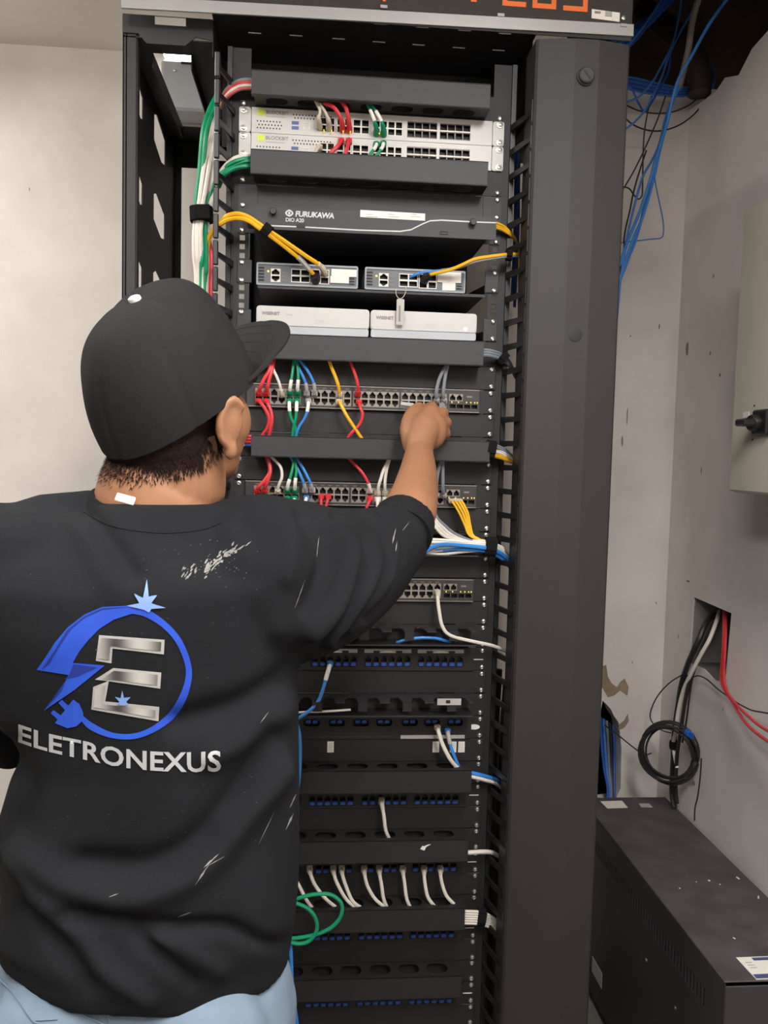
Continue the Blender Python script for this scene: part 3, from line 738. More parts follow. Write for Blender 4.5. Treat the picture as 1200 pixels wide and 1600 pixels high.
# ------------------------------------------------------------------ 48-port switches
def switch48(k, label, pyc):
    t = thing('network_switch', (0, 0, ut(k+1)), label, 'network switch', 'forty-eight port rack switches')
    z0, z1 = ut(k+1)+.0010, ut(k)-.0010; yf = -.012
    rear_box(t, k)
    s = (766-375.5)/(xof(771, 625, 0)-xof(387, 625, 0)) if False else 1
    # bank positions measured on the uppermost switch
    B = [xof(x, 626, yf) for x in (398.5, 470, 477.5, 548.5, 552, 623.5, 627, 698, 701, 752)]
    zb_, zt_ = z0+.0055, z0+.0340
    hl = [rect(B[2*i], B[2*i+1], zb_, zt_) for i in range(4)]
    MB().plate(rect(-.2195, .2095, z0, z1), hl+[rect(B[8]+.001, B[8]+.0265, zb_+.0155, zt_), rect(B[8]+.001, B[9]-.006, zb_+.0005, zb_+.0105)], 'XZ', yf, -.002).build('front_panel', 'switch_face', t)
    MB().box(-.2195, .2095, yf-.0012, yf, z1-.0015, z1).build('rim', 'port_metal', t); MB().box(-.2195, .2095, yf-.0012, yf, z0, z0+.0013).build('rim', 'port_metal', t)
    for sg in (-1, 1): MB().box(.2100 if sg > 0 else -.2405, .2405 if sg > 0 else -.2200, -.003, -.0005, z0, z1).build('ear', 'rack_black', t)
    screws(t, (zs(k), zs(k)-.03175), y=-.003)
    for i in range(4):
        a, b = B[2*i], B[2*i+1]; w_ = (b-a)/6; h_ = (zt_-zb_)/2
        for c in range(6):
            for j in range(2): inst('port', PORT, t, (a+w_*(c+.5), yf+.0008, zb_+h_*(j+.5)), rot=None if j else (0, math.pi, 0), scale=(w_/.0143, 1, h_/.0142))
    for c in range(2): inst('uplink_port', PORT, t, (B[8]+.001+.01275*(c+.5), yf+.0006, zb_+.0155+(zt_-zb_-.0155)/2), scale=(.01275/.0143, 1, (zt_-zb_-.0155)/.0142))
    w_ = (B[9]-.006-B[8]-.001)/4
    for c in range(4): inst('fibre_port', SFP, t, (B[8]+.001+w_*(c+.5), yf+.0006, zb_+.0055), scale=(w_/.015, 1, .0100/.0115))
    mb = MB()
    for f in (.10, .30, .55, .68, .80, .88): mb.box(B[8]+(B[9]-B[8])*f-.0009, B[8]+(B[9]-B[8])*f+.0009, yf-.0004, yf+.001, zb_+.0120, zb_+.0145)
    mb.build('status_lights', 'led_amber', t)
    mb = MB()
    for i in range(4):
        for c in range(6):
            x = B[2*i]+(B[2*i+1]-B[2*i])*(c+.5)/6; mb.box(x-.004, x+.003, yf-.0002, yf+.001, zt_+.0022, zt_+.0032)
    mb.build('port_numbers', 'print_grey', t)
    MB().box(B[8]+.034, B[8]+.044, yf-.0003, yf+.001, zt_-.006, zt_-.003).build('model_print', 'print_grey', t)
    return t
switch48(11, 'uppermost forty-eight port switch, under the technician hand', 626)
switch48(15, 'middle forty-eight port switch with yellow fibre cords at its right end', 775)
switch48(19, 'lowest forty-eight port switch with one white cord hanging from it', 920)

# ------------------------------------------------------------------ open managers with fingers
def open_manager(k, label, tagx=None):
    t = thing('cable_ring_manager', (0, 0, ut(k+1)), label, 'cable manager', 'open slotted cable managers')
    z0, z1 = ut(k+1)+.001, ut(k)-.001
    MB().box(-.2405, .2405, -.002, .0005, z0, z1).build('back_plate', 'rack_black', t)
    screws(t, (zs(k), zs(k)-.03175), y=-.002)
    # slotted upper tongue row: comb with rounded slots open towards the viewer
    xs = [-.205+.0415*i for i in range(11)]
    for i, x in enumerate(xs[:-1]):
        w_ = .0415
        pts = [(x, -.002), (x+w_, -.002), (x+w_, -.050), (x+w_-.009, -.050)]+[(x+w_-.009-.004*math.sin(a), -.040+.030*math.sin(a)*.9) for a in (0,)]+[(x+w_-.012, -.022), (x+w_-.018, -.014), (x+.018, -.014), (x+.012, -.022), (x+.009, -.040), (x+.009, -.050), (x, -.050)]
        MB().plate(pts, [], 'XY', z1-.005, z1-.003).build('tongue', 'rack_grey', t)
        MB().box(x+.0415-.0085, x+.0415+.0085, -.051, -.049, z1-.020, z1-.003).build('finger_tip', 'rack_black', t) if i % 2 == 0 else None
    MB().box(-.205, .21, -.050, -.002, z0+.012, z0+.014).build('floor_plate', 'rack_black', t)
    MB().box(-.205, .21, -.051, -.049, z0+.012, z0+.0145).build('front_lip', 'rack_grey', t)
    if tagx:
        p = at(*tagx, -.052); MB().box(p.x-.020, p.x+.0245, -.0530, -.0512, p.z-.0055, p.z+.0065).build('name_label', 'sticker_grey', t)
        MB().box(p.x-.004, p.x+.004, -.0534, -.0530, p.z-.002, p.z+.004).build('label_print', 'rack_black', t)
    return t
OM17 = thing('cable_ring_manager', (0, 0, ut(18)), 'open cable tray behind the bundle of white and blue cords', 'cable manager', 'open slotted cable managers')
MB().box(-.2405, .2405, -.002, .0005, ut(18)+.001, ut(17)-.001).build('back_plate', 'rack_black', OM17)
MB().box(-.205, .21, -.048, -.002, ut(18)+.002, ut(18)+.004).build('floor_plate', 'rack_grey', OM17)
MB().box(-.205, .21, -.030, -.002, ut(17)-.004, ut(17)-.002).build('roof_plate', 'rack_grey', OM17)
screws(OM17, (zs(17), zs(17)-.03175), y=-.002)
open_manager(21, 'open slotted cable manager with an arched blue cord lying in it')
open_manager(24, 'open slotted cable manager with a grey name label at its right end', (700, 1097))

# ------------------------------------------------------------------ patch panels
JACK = MB().box(-.0052, .0052, -.0035, 0, -.0036, .0036, b=.0012).mesh('jack_shutter', 'jack_blue')
def patch(k, label, tags=False, zf=.013, plain=True):
    t = thing('patch_bay', (0, 0, ut(k+1)), label, 'patch panel', 'blue-jack patch panels')
    z0, z1 = ut(k+1)+.0006, ut(k)-.0006; yf = -.008
    MB().box(-.21, .21, .02, .06, z0+.002, z1-.002).build('jack_housing', 'deep_black', t)
    groups = [(-.2005, -.1015), (-.0955, .0035), (.0095-.003, .1060), (.1125, .2015)]
    G = []
    px = [(470, 480, 565, 575), (0, 0, 0, 0)]
    xs = [xof(x, 1038, yf) for x in (398, 474, 486, 558, 569, 642, 652, 724)]
    hl = []
    for i in range(4): hl.append(rect(xs[2*i], xs[2*i+1], z0+zf-.006, z0+zf+.016))
    MB().plate(rect(-.2155, .2155, z0, z1), hl, 'XZ', yf, -.002).build('front_panel', 'rack_black', t)
    for sg in (-1, 1): MB().box(sg*.2155, sg*.2405, -.003, -.0005, z0, z1).build('ear', 'rack_black', t)
    screws(t, (zs(k), zs(k)-.03175), y=-.003)
    for i in range(4):
        a, b = xs[2*i], xs[2*i+1]; w_ = (b-a)/6
        for c in range(6):
            x = a+w_*(c+.5)
            inst('jack', PATCH, t, (x, yf+.0012, z0+zf+.009), scale=(w_/.015, 1, .014/.013)); inst('jack_shutter', JACK, t, (x, yf+.001, z0+zf-.001))
        MB().box(a, b, yf+.0014, yf+.006, z0+zf-.006, z0+zf+.0025).build('jack_frame', 'deep_black', t)
    if tags:
        for i in range(4):
            a, b = xs[2*i], xs[2*i+1]
            MB().plate(rect(a, b, z1-.0095, z1-.0025), [], 'XZ', yf-.0008, yf).build('label_window', 'sticker_grey', t)
            MB().plate([((a+b)/2-.016+.032*j/8, z1-.009+.004*math.sin(math.pi*j/8)) for j in range(9)], [], 'XZ', yf-.0014, yf-.0006).build('label_arch', 'sticker', t)
            for q in (.26, .74): MB().box(a+(b-a)*q-.006, a+(b-a)*q+.006, yf-.0016, yf-.0006, z1-.0098, z1-.0052).build('clip', 'rack_black', t)
        for i in range(1): pass
    p = xof(745, 1029, yf)
    MB().box(.2165, .2345, -.0042, -.003, z0+.020, z0+.0215).build('name_strip', 'label_white', t)
    return t
patch(22, 'blue-jack patch panel with white arched label windows', True)
patch(28, 'blue-jack patch panel with a single white cord in its middle', zf=.0105)
patch(31, 'blue-jack patch panel with a row of white cords plugged in', zf=.0105)
patch(34, 'blue-jack patch panel beside the green cord loops', zf=.0105)
patch(37, 'lowest blue-jack patch panel', zf=.0105)
# patch panel with arched openings and paired blue jacks
t = thing('patch_bay', (0, 0, ut(26)), 'patch panel with arched openings over paired blue jacks and an oval badge', 'patch panel', 'blue-jack patch panels')
k = 25; z0, z1 = ut(k+1)+.0006, ut(k)-.0006; yf = -.006
xc = [xof(x, 1127, yf) for x in (487, 526, 564, 600, 640, 675, 711)]; xc = [xc[0]-2*(xc[1]-xc[0]), xc[0]-(xc[1]-xc[0])]+xc
hl = [rrect(x-.016, x+.016, z1-.0185, z1-.0045, .0065, 3) for x in xc]
MB().plate(rect(-.2155, .2155, z0, z1), hl, 'XZ', yf, -.002).build('front_panel', 'rack_black', t)
MB().box(-.21, .21, .006, .06, z0+.002, z1-.002).build('jack_housing', 'deep_black', t)
for sg in (-1, 1): MB().box(sg*.2155, sg*.2405, -.003, -.0005, z0, z1).build('ear', 'rack_black', t)
screws(t, (zs(k), zs(k)-.03175), y=-.003)
for x in xc:
    for d in (-.0065, .0065): inst('jack_shutter', JACK, t, (x+d, .003, z1-.0115))
for x in xc:
    for d in (-.0125, 0, .0125): inst('jack', PATCH, t, (x+d, yf-.0004, z1-.0255), scale=(.8, .3, .55))
for a, b in ((388, 470), (626, 726)):
    a, b = xof(a, 1150, yf), xof(b, 1150, yf); MB().box(a, b, yf-.0008, yf, z0+.0005, z0+.0075).build('label_strip', 'sticker_grey', t)
a, b = xof(480, 1148, yf), xof(612, 1148, yf); MB().box(a, b, yf-.001, yf, z0+.004, z0+.0065).build('label_holder', 'rack_grey', t)
p = at(741, 1136, -.0045); MB().plate(circ(p.x, p.z, .0110, 18, .0050), [], 'XZ', -.0046, -.0030).build('oval_badge', 'label_white', t)
# small label cards stuck on the blank panel below
for x, lab in ((516.5, 'small white label card alone on the left of the blank panel'), (681, 'small white label card left of the crossing white cord'), (708, 'small white label card behind the thin blue cord'), (721, 'small white label card at the right end of the blank panel')):
    p = at(x, 1167, -.0046)
    c = MB().box(p.x-.0062, p.x+.0062, -.0052, -.0041, p.z-.0105, p.z+.0105).build('label_card', 'sticker'); tag(c, lab, 'label', 'label cards on the blank panel')
    mb = MB()
    for j in range(5): mb.box(p.x-.0045, p.x+.004, -.0055, -.0051, p.z-.008+.0035*j, p.z-.0070+.0035*j)
    mb.build('card_print', 'sticker_grey', c)

# ------------------------------------------------------------------ cables
def sub(path, s0, s1):
    out = []; L = 0
    for i in range(len(path)-1):
        a, b = path[i], path[i+1]; d = (b-a).length
        if d < 1e-9: continue
        for q in (s0, s1):
            if L <= q < L+d and (q == s0) == (not out): pass
        if L+d > s0 and L < s1:
            if not out: out.append(a.lerp(b, max(0, (s0-L)/d)))
            out.append(a.lerp(b, min(1, (s1-L)/d)))
        L += d
    return out
def plen(path): return sum((path[i+1]-path[i]).length for i in range(len(path)-1))
CN = {'red': 'c_red', 'white': 'c_white', 'green': 'c_green', 'blue': 'c_blue', 'yellow': 'c_yellow', 'grey': 'c_grey', 'cream': 'c_cream', 'black': 'c_black', 'dblue': 'c_dblue', 'wblue': 'c_wblue', 'pink': 'c_pink'}
def cord(label, col, pts, r=.0027, group=None, boot=None, bl=.017, sleeve=None, sm='label_white', name='patch_cable', plug=True, n=7, end=None):
    """pts: (px, py, Y); if boot is set the first point is the socket and the plug leaves it towards the room"""
    P = [at(*p) for p in pts]
    if boot:
        p0 = P[0]; P = [p0+Vector((0, .006, 0)), p0+Vector((0, -.010, 0))]+P[1:]
    path = spline(P, 6)
    if not boot and not sleeve and not end:
        o = MB().tube(path, r, n).build(name, CN[col]); return tag(o, label, 'cable', group)
    t = thing(name, P[0], label, 'cable', group)
    MB().tube(path, r, n).build('cord', CN[col], t)
    if boot:
        b = sub(path, .006, .006+bl); m_ = len(b)
        MB().tube(b, [(.0060-.0022*i/(m_-1)) for i in range(m_)], 8).build('boot', boot, t)
        if plug: p0 = P[0]; MB().box(p0.x-.0056, p0.x+.0056, p0.y-.014, p0.y-.002, p0.z-.0048, p0.z+.0048, b=.001).build('plug', boot, t)
    if end: MB().tube(spline([at(*p) for p in end[0]]), end[1], 10).build('connector_boot', end[2], t)
    if sleeve and sleeve[0] < 0: L_ = plen(path); sleeve = (L_+sleeve[0], L_+sleeve[1])
    if sleeve:
        MB().tube(sub(path, *sleeve), r*1.22, 8).build('label_sleeve', sm, t)
    return t
def strap(px, py, Y, w_, h_, d_, ang, label):
    p = at(px, py, Y); mb = MB()
    mt = Matrix.Translation(p) @ Matrix.Rotation(math.radians(ang), 4, 'Y')
    ring = []; 
    for i in range(14):
        a = 2*math.pi*i/14; ring.append((math.cos(a), math.sin(a)))
    vs_ = []
    for x in (-w_/2, w_/2):
        for c, s in ring:
            vs_.append(mt @ Vector((x, d_/2*(abs(c)**.7)*(1 if c > 0 else -1), h_/2*(abs(s)**.7)*(1 if s > 0 else -1))))
    fs_ = [(i, (i+1) % 14, 14+(i+1) % 14, 14+i) for i in range(14)]+[tuple(range(14)), tuple(range(14, 28))]
    mb.add(vs_, fs_)
    mb.box(-w_/2*.98, w_/2*.98, -d_/2-.0022, -d_/2+.002, -h_*.15, h_*.42, mtx=mt)
    o = mb.build('cable_strap', 'velcro'); return tag(o, label, 'cable strap', 'black hook-and-loop straps')
YP = -.013
# --- white firewalls
G1 = 'cords of the upper firewall'; G2 = 'cords of the lower firewall'
cord('left of two cream cords rising from the upper white firewall', 'cream', [(499, 199, -.006), (498, 184, -.032), (500, 173, -.034), (494, 160, -.03), (490, 150, -.02)], group=G1, boot='c_cream', bl=.03)
cord('right of two cream cords rising from the upper white firewall', 'cream', [(514, 200, -.006), (513, 187, -.032), (508, 175, -.035), (500, 163, -.032), (494, 152, -.02)], group=G1, boot='c_cream', bl=.03)
cord('left of two red cords rising from the upper white firewall', 'red', [(535, 203, -.006), (532, 184, -.034), (522, 168, -.036), (509, 162, -.034), (498, 155, -.02)], group=G1, boot='c_red', bl=.032, r=.0036)
cord('right of two red cords rising from the upper white firewall', 'red', [(545.5, 204, -.006), (544, 184, -.034), (541, 170, -.036), (536, 162, -.032), (530, 154, -.02)], group=G1, boot='c_red', bl=.032, r=.0036)
cord('left of two green cords with white sleeves on the upper firewall', 'green', [(588, 209, -.006), (586, 192, -.034), (581, 178, -.036), (575, 165, -.032), (570, 155, -.02)], group=G1, boot='c_green', bl=.030, sleeve=(.040, .060))
cord('right of two green cords with white sleeves on the upper firewall', 'green', [(599, 210, -.006), (597, 192, -.034), (590, 178, -.036), (581, 165, -.032), (575, 155, -.02)], group=G1, boot='c_green', bl=.030, sleeve=(.040, .060))
cord('left of two red cords dropping behind the duct from the lower firewall', 'red', [(533, 222, -.006), (528, 228, -.028), (517, 239, -.03), (510, 252, -.025)], group=G2, boot='c_red', bl=.016, r=.0036)
cord('right of two red cords dropping behind the duct from the lower firewall', 'red', [(545, 222, -.006), (543, 229, -.028), (540, 240, -.03), (536, 254, -.025)], group=G2, boot='c_red', bl=.018, r=.0036)
cord('left of two green cords dropping behind the duct from the lower firewall', 'green', [(588, 227, -.006), (586, 231, -.028), (578, 241, -.03), (570, 256, -.025)], group=G2, boot='c_green', bl=.014, sleeve=(.022, .040))
cord('right of two green cords dropping behind the duct from the lower firewall', 'green', [(598.5, 226, -.006), (597, 231, -.028), (588, 243, -.03), (580, 258, -.025)], group=G2, boot='c_green', bl=.014, sleeve=(.022, .040))
cord('short cream cord dropping behind the duct from the lower firewall', 'cream', [(499, 232, -.006), (496, 233, -.026), (490, 243, -.03), (486, 256, -.025)], group=G2, boot='c_cream', bl=.018)
# --- left entry bundles
for i, (c, dy) in enumerate((('grey', -5), ('red', -1), ('white', 4), ('pink', 8))):
    cord(c+' cord curving into the topmost cable duct from the left', c, [(346, 160+dy, .05), (352, 148+dy, .0), (362, 138+dy, -.02), (375, 131+dy, -.028), (392, 130+dy, -.03), (410, 134+dy, -.03)], r=.0034, group='cords entering the topmost duct')
GL = 'vertical cord bundle in the left cable manager'
YB = -.035
cord('leftmost green cord in the vertical bundle on the left', 'green', [(338, 150, .02), (327, 172, -.01), (317, 205, YB), (312, 262, YB), (307, 322, YB), (315, 345, YB), (318, 400, YB), (318, 470, YB), (318, 800, YB), (318, 1250, YB)], r=.0042, group=GL)
cord('second green cord in the vertical bundle on the left', 'green', [(341, 152, .02), (332, 175, -.01), (322, 210, YB-.006), (317, 265, YB-.006), (313, 322, YB-.006), (320, 350, YB-.006), (322, 420, YB-.006), (320, 470, YB), (320, 800, YB), (320, 1250, YB)], r=.0042, group=GL)
cord('green cord crossing from the lower firewall duct into the left bundle', 'green', [(405, 262, -.02), (390, 252, -.035), (368, 257, -.035), (348, 270, -.03), (333, 290, YB), (321, 325, YB), (318, 350, YB), (316, 400, YB-.01), (313, 470, YB), (313, 800, YB), (313, 1250, YB)], r=.0042, group=GL)
cord('upper green cord looping into the duct over the fibre box', 'green', [(404, 254, -.02), (388, 248, -.035), (368, 252, -.04), (352, 262, -.03), (342, 275, .0)], r=.0038, group=GL)
cord('lower green cord looping into the duct over the fibre box', 'green', [(404, 268, -.02), (386, 260, -.04), (366, 263, -.04), (350, 274, -.03), (342, 292, .0)], r=.0038, group=GL)
cord('white cord looping into the duct over the fibre box', 'white', [(404, 246, -.02), (388, 243, -.035), (366, 248, -.035), (350, 262, -.03), (339, 282, -.02), (330, 312, YB), (326, 330, YB), (324, 360, YB), (322, 470, YB), (322, 800, YB), (322, 1250, YB)], r=.0038, group=GL)
cord('left white cord in the vertical bundle on the left', 'white', [(336, 180, .0), (329, 215, -.02), (318, 265, YB-.008), (310, 322, YB-.008), (304, 352, YB-.008), (303, 395, YB-.006), (307, 470, YB), (307, 800, YB), (307, 1250, YB)], r=.0040, group=GL)
cord('middle white cord in the vertical bundle on the left', 'white', [(337, 190, .0), (332, 225, -.02), (325, 270, YB-.012), (316, 322, YB-.012), (308, 352, YB-.012), (308, 400, YB-.010), (311, 470, YB), (311, 800, YB), (311, 1250, YB)], r=.0040, group=GL)
cord('right white cord in the vertical bundle on the left', 'white', [(338, 205, .01), (335, 245, -.02), (331, 285, YB), (322, 322, YB), (314, 352, YB-.014), (314, 400, YB-.010), (317, 470, YB), (317, 800, YB), (317, 1250, YB)], r=.0040, group=GL)
cord('red cord at the top of the left bundle', 'red', [(337, 160, .02), (329, 188, .0), (323, 220, -.02), (320, 262, -.02), (318, 320, -.02), (323, 360, -.02), (330, 400, -.02), (329, 470, -.02), (329, 800, -.02), (329, 1250, -.02)], r=.0040, group=GL)
strap(315, 335.5, YB-.006, .024, .040, .040, 90-3, 'wide black strap around the green and white bundle on the left')
strap(334, 430, YB+.02, .012, .030, .030, 90, 'lower black strap half hidden behind the cap') if False else None
GY = 'yellow cords to the left compact switch'
cord('upper yellow cord arching from the left bundle to the compact switch', 'yellow', [(318, 1250, -.03), (318, 800, -.03), (318, 470, -.03), (322, 400, -.035), (330, 365, -.04), (344, 348, -.05), (356, 337, -.06), (372, 334, -.065), (388, 339, -.066), (405, 350, -.066), (416, 358, -.066), (430, 367, -.063), (455, 384, -.055), (478, 400, -.045), (495, 411, -.035), (503, 418, -.024), (507, 424, -.012), (507.5, 427, .0)], r=.0040, group=GY, name='fibre_cable', end=([(497, 412.5, -.034), (503, 418, -.024), (507, 425, -.012), (507.5, 428, -.002)], [.005]*7+[.0058]*7+[.0062]*11, 'c_cream'))
cord('lower yellow cord arching from the left bundle to the compact switch', 'yellow', [(314, 1250, -.03), (314, 800, -.03), (314, 470, -.03), (317, 410, -.035), (325, 374, -.04), (336, 357, -.05), (346, 349, -.058), (358, 343, -.064), (374, 341, -.068), (390, 346, -.068), (404, 356, -.066), (416, 364, -.066), (430, 374, -.06), (452, 391, -.05), (468, 404, -.04), (480, 417, -.028), (490, 429, -.015), (493, 434, -.0)], r=.0040, group=GY, name='fibre_cable', sleeve=(-.062, -.030), sm='boot_clear', end=([(490, 428, -.018), (493, 434, -.012), (493, 438, -.002)], [.0055]*4+[.0085]*5+[.0088]*8, 'plastic_black'))
strap(417, 360, -.066, .015, .022, .018, 38, 'black strap around the two yellow cords by the fibre box')
# --- right of fibre box
for i, (d, lab) in enumerate(((0, 'upper'), (5, 'middle'), (9, 'lower'))):
    cord(lab+' of three yellow fibres leaving the fibre box on the right', 'yellow', [(770, 346+d, -.02), (778, 349+d*.9, -.02), (788, 354+d*.8, -.015), (797, 363+d*.5, -.01), (806, 375+d*.3, .02), (812, 395, .05)], r=.0022, group='yellow fibres at the right end of the fibre box', name='fibre_cable')
cord('yellow cord arching to the right compact switch', 'yellow', [(826, 399, .03), (812, 397, -.02), (790, 398, -.04), (765, 401, -.045), (742, 405, -.045), (722, 414, -.04), (704, 421.5, -.032), (685, 426, -.022), (670, 430, -.012), (664, 435, .0)], r=.0032, name='fibre_cable', end=([(672, 429.5, -.016), (666, 433, -.012), (662, 439, -.002)], [.0045]*4+[.0075]*5+[.0080]*8, 'plastic_black'))
cord('pale blue cord beside the yellow one, to the right compact switch', 'grey', [(826, 402, .03), (812, 400, -.02), (790, 401.5, -.04), (765, 405, -.043), (742, 409.5, -.043), (722, 416.5, -.036), (706, 420, -.028), (690, 422, -.02)], r=.0026, name='fibre_cable')
cord('blue cord end entering the right compact switch', 'blue', [(712, 418, -.028), (695, 422, -.022), (676, 424, -.016), (660, 426, -.012), (645, 431, -.006), (640, 434, .0)], r=.0026, name='fibre_cable')
strap(795, 399, -.036, .010, .020, .018, 0, 'small black strap on the yellow cord at the right finger row')
# --- switch 1
S1 = 'cords of the uppermost switch'
def up(l, c, pts, **k): return cord(l, c, pts, group=k.pop('g', S1), **k)
RB = dict(boot='c_red', bl=.016); GB = dict(boot='c_green', bl=.016)
up('left red cord rising from the first port of the uppermost switch', 'red', [(404.5, 615, YP), (407, 605, -.036), (413, 592, -.038), (421, 578, -.036), (425, 562, -.03)], r=.0034, **RB)
up('second red cord rising from the uppermost switch beside the cap brim', 'red', [(416.5, 615, YP), (418, 605, -.036), (421, 592, -.038), (425, 578, -.036), (428, 562, -.03)], r=.0034, **RB)
up('left red cord hanging below the uppermost switch', 'red', [(404, 627, YP), (408, 630, -.036), (416, 642, -.038), (420.5, 655, -.038), (418, 668, -.034), (411, 679, -.028), (405, 692, -.025)], r=.0032, **RB)
up('second red cord hanging below the uppermost switch', 'red', [(416, 627, YP), (419, 632, -.036), (424, 645, -.038), (425, 658, -.038), (422, 674, -.034), (418, 692, -.025)], r=.0032, **RB)
up('white cord beside the red ones on the uppermost switch', 'white', [(440, 617, YP), (438, 604, -.034), (433, 590, -.036), (427, 577, -.034), (424, 562, -.03)], boot='c_cream', bl=.022)
up('left green cord rising from the uppermost switch with a white sleeve', 'green', [(453, 614, YP), (453.5, 604, -.036), (455.5, 592, -.038), (457.5, 578, -.036), (459, 562, -.03)], sleeve=(.024, .045), **GB)
up('second green cord rising from the uppermost switch with a white sleeve', 'green', [(465, 614, YP), (465, 604, -.036), (466, 592, -.038), (465.5, 578, -.036), (463, 562, -.03)], sleeve=(.024, .045), **GB)
up('left green cord hanging below the uppermost switch with a white sleeve', 'green', [(452.5, 627, YP), (452, 633, -.036), (453, 645, -.037), (456, 656, -.036), (461, 667, -.032), (465, 690, -.025)], sleeve=(.024, .043), **GB)
up('second green cord hanging below the uppermost switch with a white sleeve', 'green', [(464, 627, YP), (463.5, 633, -.036), (463, 645, -.037), (461.5, 656, -.036), (458.5, 669, -.032), (456, 690, -.025)], sleeve=(.024, .043), **GB)
up('left blue cord rising from the uppermost switch with a grey sleeve', 'blue', [(479.5, 615, YP), (478.5, 603, -.034), (475, 592, -.036), (468, 578, -.034), (460, 563, -.03)], boot='boot_clear', bl=.012, sleeve=(.020, .038), sm='boot_clear')
up('second blue cord rising from the uppermost switch with a grey sleeve', 'blue', [(491.5, 615, YP), (491, 603, -.034), (487.5, 592, -.036), (479, 577, -.034), (467, 562, -.03)], boot='boot_clear', bl=.012, sleeve=(.020, .038), sm='boot_clear')
up('blue cord hanging below the uppermost switch with a white sleeve', 'blue', [(482, 627, YP), (481.5, 634, -.034), (479.5, 645, -.036), (474.5, 656, -.034), (467, 668, -.032), (459, 690, -.025)], boot='boot_clear', bl=.014, sleeve=(.022, .042))
up('yellow cord rising from the middle of the uppermost switch', 'yellow', [(530, 617, YP), (529, 604, -.034), (524.5, 590, -.036), (518, 574, -.034), (513, 560, -.03)], r=.0032, boot='c_cream', bl=.014)
up('yellow cord hanging from the middle of the uppermost switch', 'yellow', [(530, 628, YP), (533, 633, -.034), (542, 650, -.036), (553, 667, -.034), (563, 682, -.03), (572, 695, -.025)], r=.0032, boot='c_cream', bl=.012)
up('red cord rising from the middle of the uppermost switch', 'red', [(559, 616, YP), (559.5, 604, -.036), (557, 592, -.038), (552, 577, -.034), (546, 562, -.03)], r=.0030, boot='c_red', bl=.020)
up('red cord curling below the middle of the uppermost switch', 'red', [(560.5, 629, YP), (563, 637, -.036), (566.5, 648, -.037), (562, 663, -.034), (549, 677, -.032), (540, 690, -.025)], r=.0030, boot='c_red', bl=.016)
up('left grey cord rising above the technician knuckles', 'grey', [(682, 627, YP), (681.5, 617, -.034), (684, 600, -.036), (690, 584, -.034), (698, 570, -.03), (700, 560, -.03)], r=.0034, boot='boot_clear', bl=.018)
up('right grey cord rising above the technician knuckles', 'grey', [(693, 627, YP), (692.5, 617, -.034), (694, 600, -.036), (696.5, 584, -.034), (700, 570, -.03), (702, 560, -.03)], r=.0034, boot='boot_clear', bl=.018)
up('grey cord end below the pair beside the technician knuckles', 'grey', [(690, 634, YP), (690.5, 639, -.034), (691, 646, -.036), (690, 660, -.034)], r=.0030, boot='boot_clear', bl=.014)
# --- bundle of reds at the left end of the duct
for i, (c, d) in enumerate((('red', 0), ('red', 4.5), ('red', 9), ('dblue', 14))):
    cord(('upper', 'middle', 'lower', 'dark blue')[i]+(' red cord' if i < 3 else ' cord')+' entering the duct beside the technician cheek', c, [(376, 684+d, .03), (384, 682+d, -.02), (394, 682+d, -.035), (412, 684+d, -.035)], r=.0027, group='cords at the left end of the duct under the switch')
# --- switch 2
S2 = 'cords of the middle switch'
up('left red cord rising from the first port of the middle switch', 'red', [(402, 766, YP), (405, 760, -.036), (414, 750, -.038), (421.5, 737, -.036), (419.5, 722, -.032), (414, 708, -.025)], r=.0034, g=S2, **RB)
up('second red cord rising from the middle switch', 'red', [(414, 766, YP), (415.5, 758, -.036), (420, 746, -.038), (422.5, 733, -.036), (419.5, 719, -.032), (416, 706, -.025)], r=.0034, g=S2, **RB)
up('left red cord hanging below the middle switch', 'red', [(401, 776, YP), (403, 780, -.036), (409, 790, -.037), (414, 802, -.036), (417, 822, -.03)], r=.0034, g=S2, **RB)
up('second red cord hanging below the middle switch', 'red', [(413, 776, YP), (414, 781, -.036), (417, 791, -.037), (418.5, 803, -.036), (418, 822, -.03)], r=.0034, g=S2, **RB)
up('white cord curving up from the middle switch', 'white', [(434, 768, YP), (436, 757, -.034), (440.5, 745, -.036), (438, 729, -.034), (425, 715, -.03), (418, 706, -.025)], g=S2, boot='c_cream', bl=.016)
up('left green cord rising from the middle switch with a white sleeve', 'green', [(449, 766, YP), (450, 757, -.036), (453.5, 746, -.037), (456.5, 734, -.036), (459, 720, -.032), (460, 706, -.025)], g=S2, sleeve=(.022, .044), **GB)
up('second green cord rising from the middle switch with a white sleeve', 'green', [(460.5, 766, YP), (461, 757, -.036), (462, 746, -.037), (463, 734, -.036), (461, 720, -.032), (460, 706, -.025)], g=S2, sleeve=(.022, .046), **GB)
up('left green cord hanging below the middle switch with a white sleeve', 'green', [(449, 779, YP), (448.5, 784, -.036), (447.5, 795, -.037), (447, 810, -.034), (448, 830, -.03)], g=S2, sleeve=(.022, .055), **GB)
up('second green cord hanging below the middle switch with a white sleeve', 'green', [(460, 779, YP), (459.5, 784, -.036), (458.5, 795, -.037), (457, 810, -.034), (456, 830, -.03)], g=S2, sleeve=(.022, .055), **GB)
up('left blue cord rising from the middle switch with a grey sleeve', 'blue', [(477, 766, YP), (475.5, 757, -.034), (471, 746, -.036), (464, 731, -.034), (455, 716, -.03), (450, 706, -.025)], g=S2, boot='boot_clear', bl=.010, sleeve=(.016, .034), sm='boot_clear')
up('second blue cord rising from the middle switch with a grey sleeve', 'blue', [(488, 766, YP), (486, 757, -.034), (481, 746, -.036), (473, 731, -.034), (463, 716, -.03), (458, 706, -.025)], g=S2, boot='boot_clear', bl=.010, sleeve=(.016, .034), sm='boot_clear')
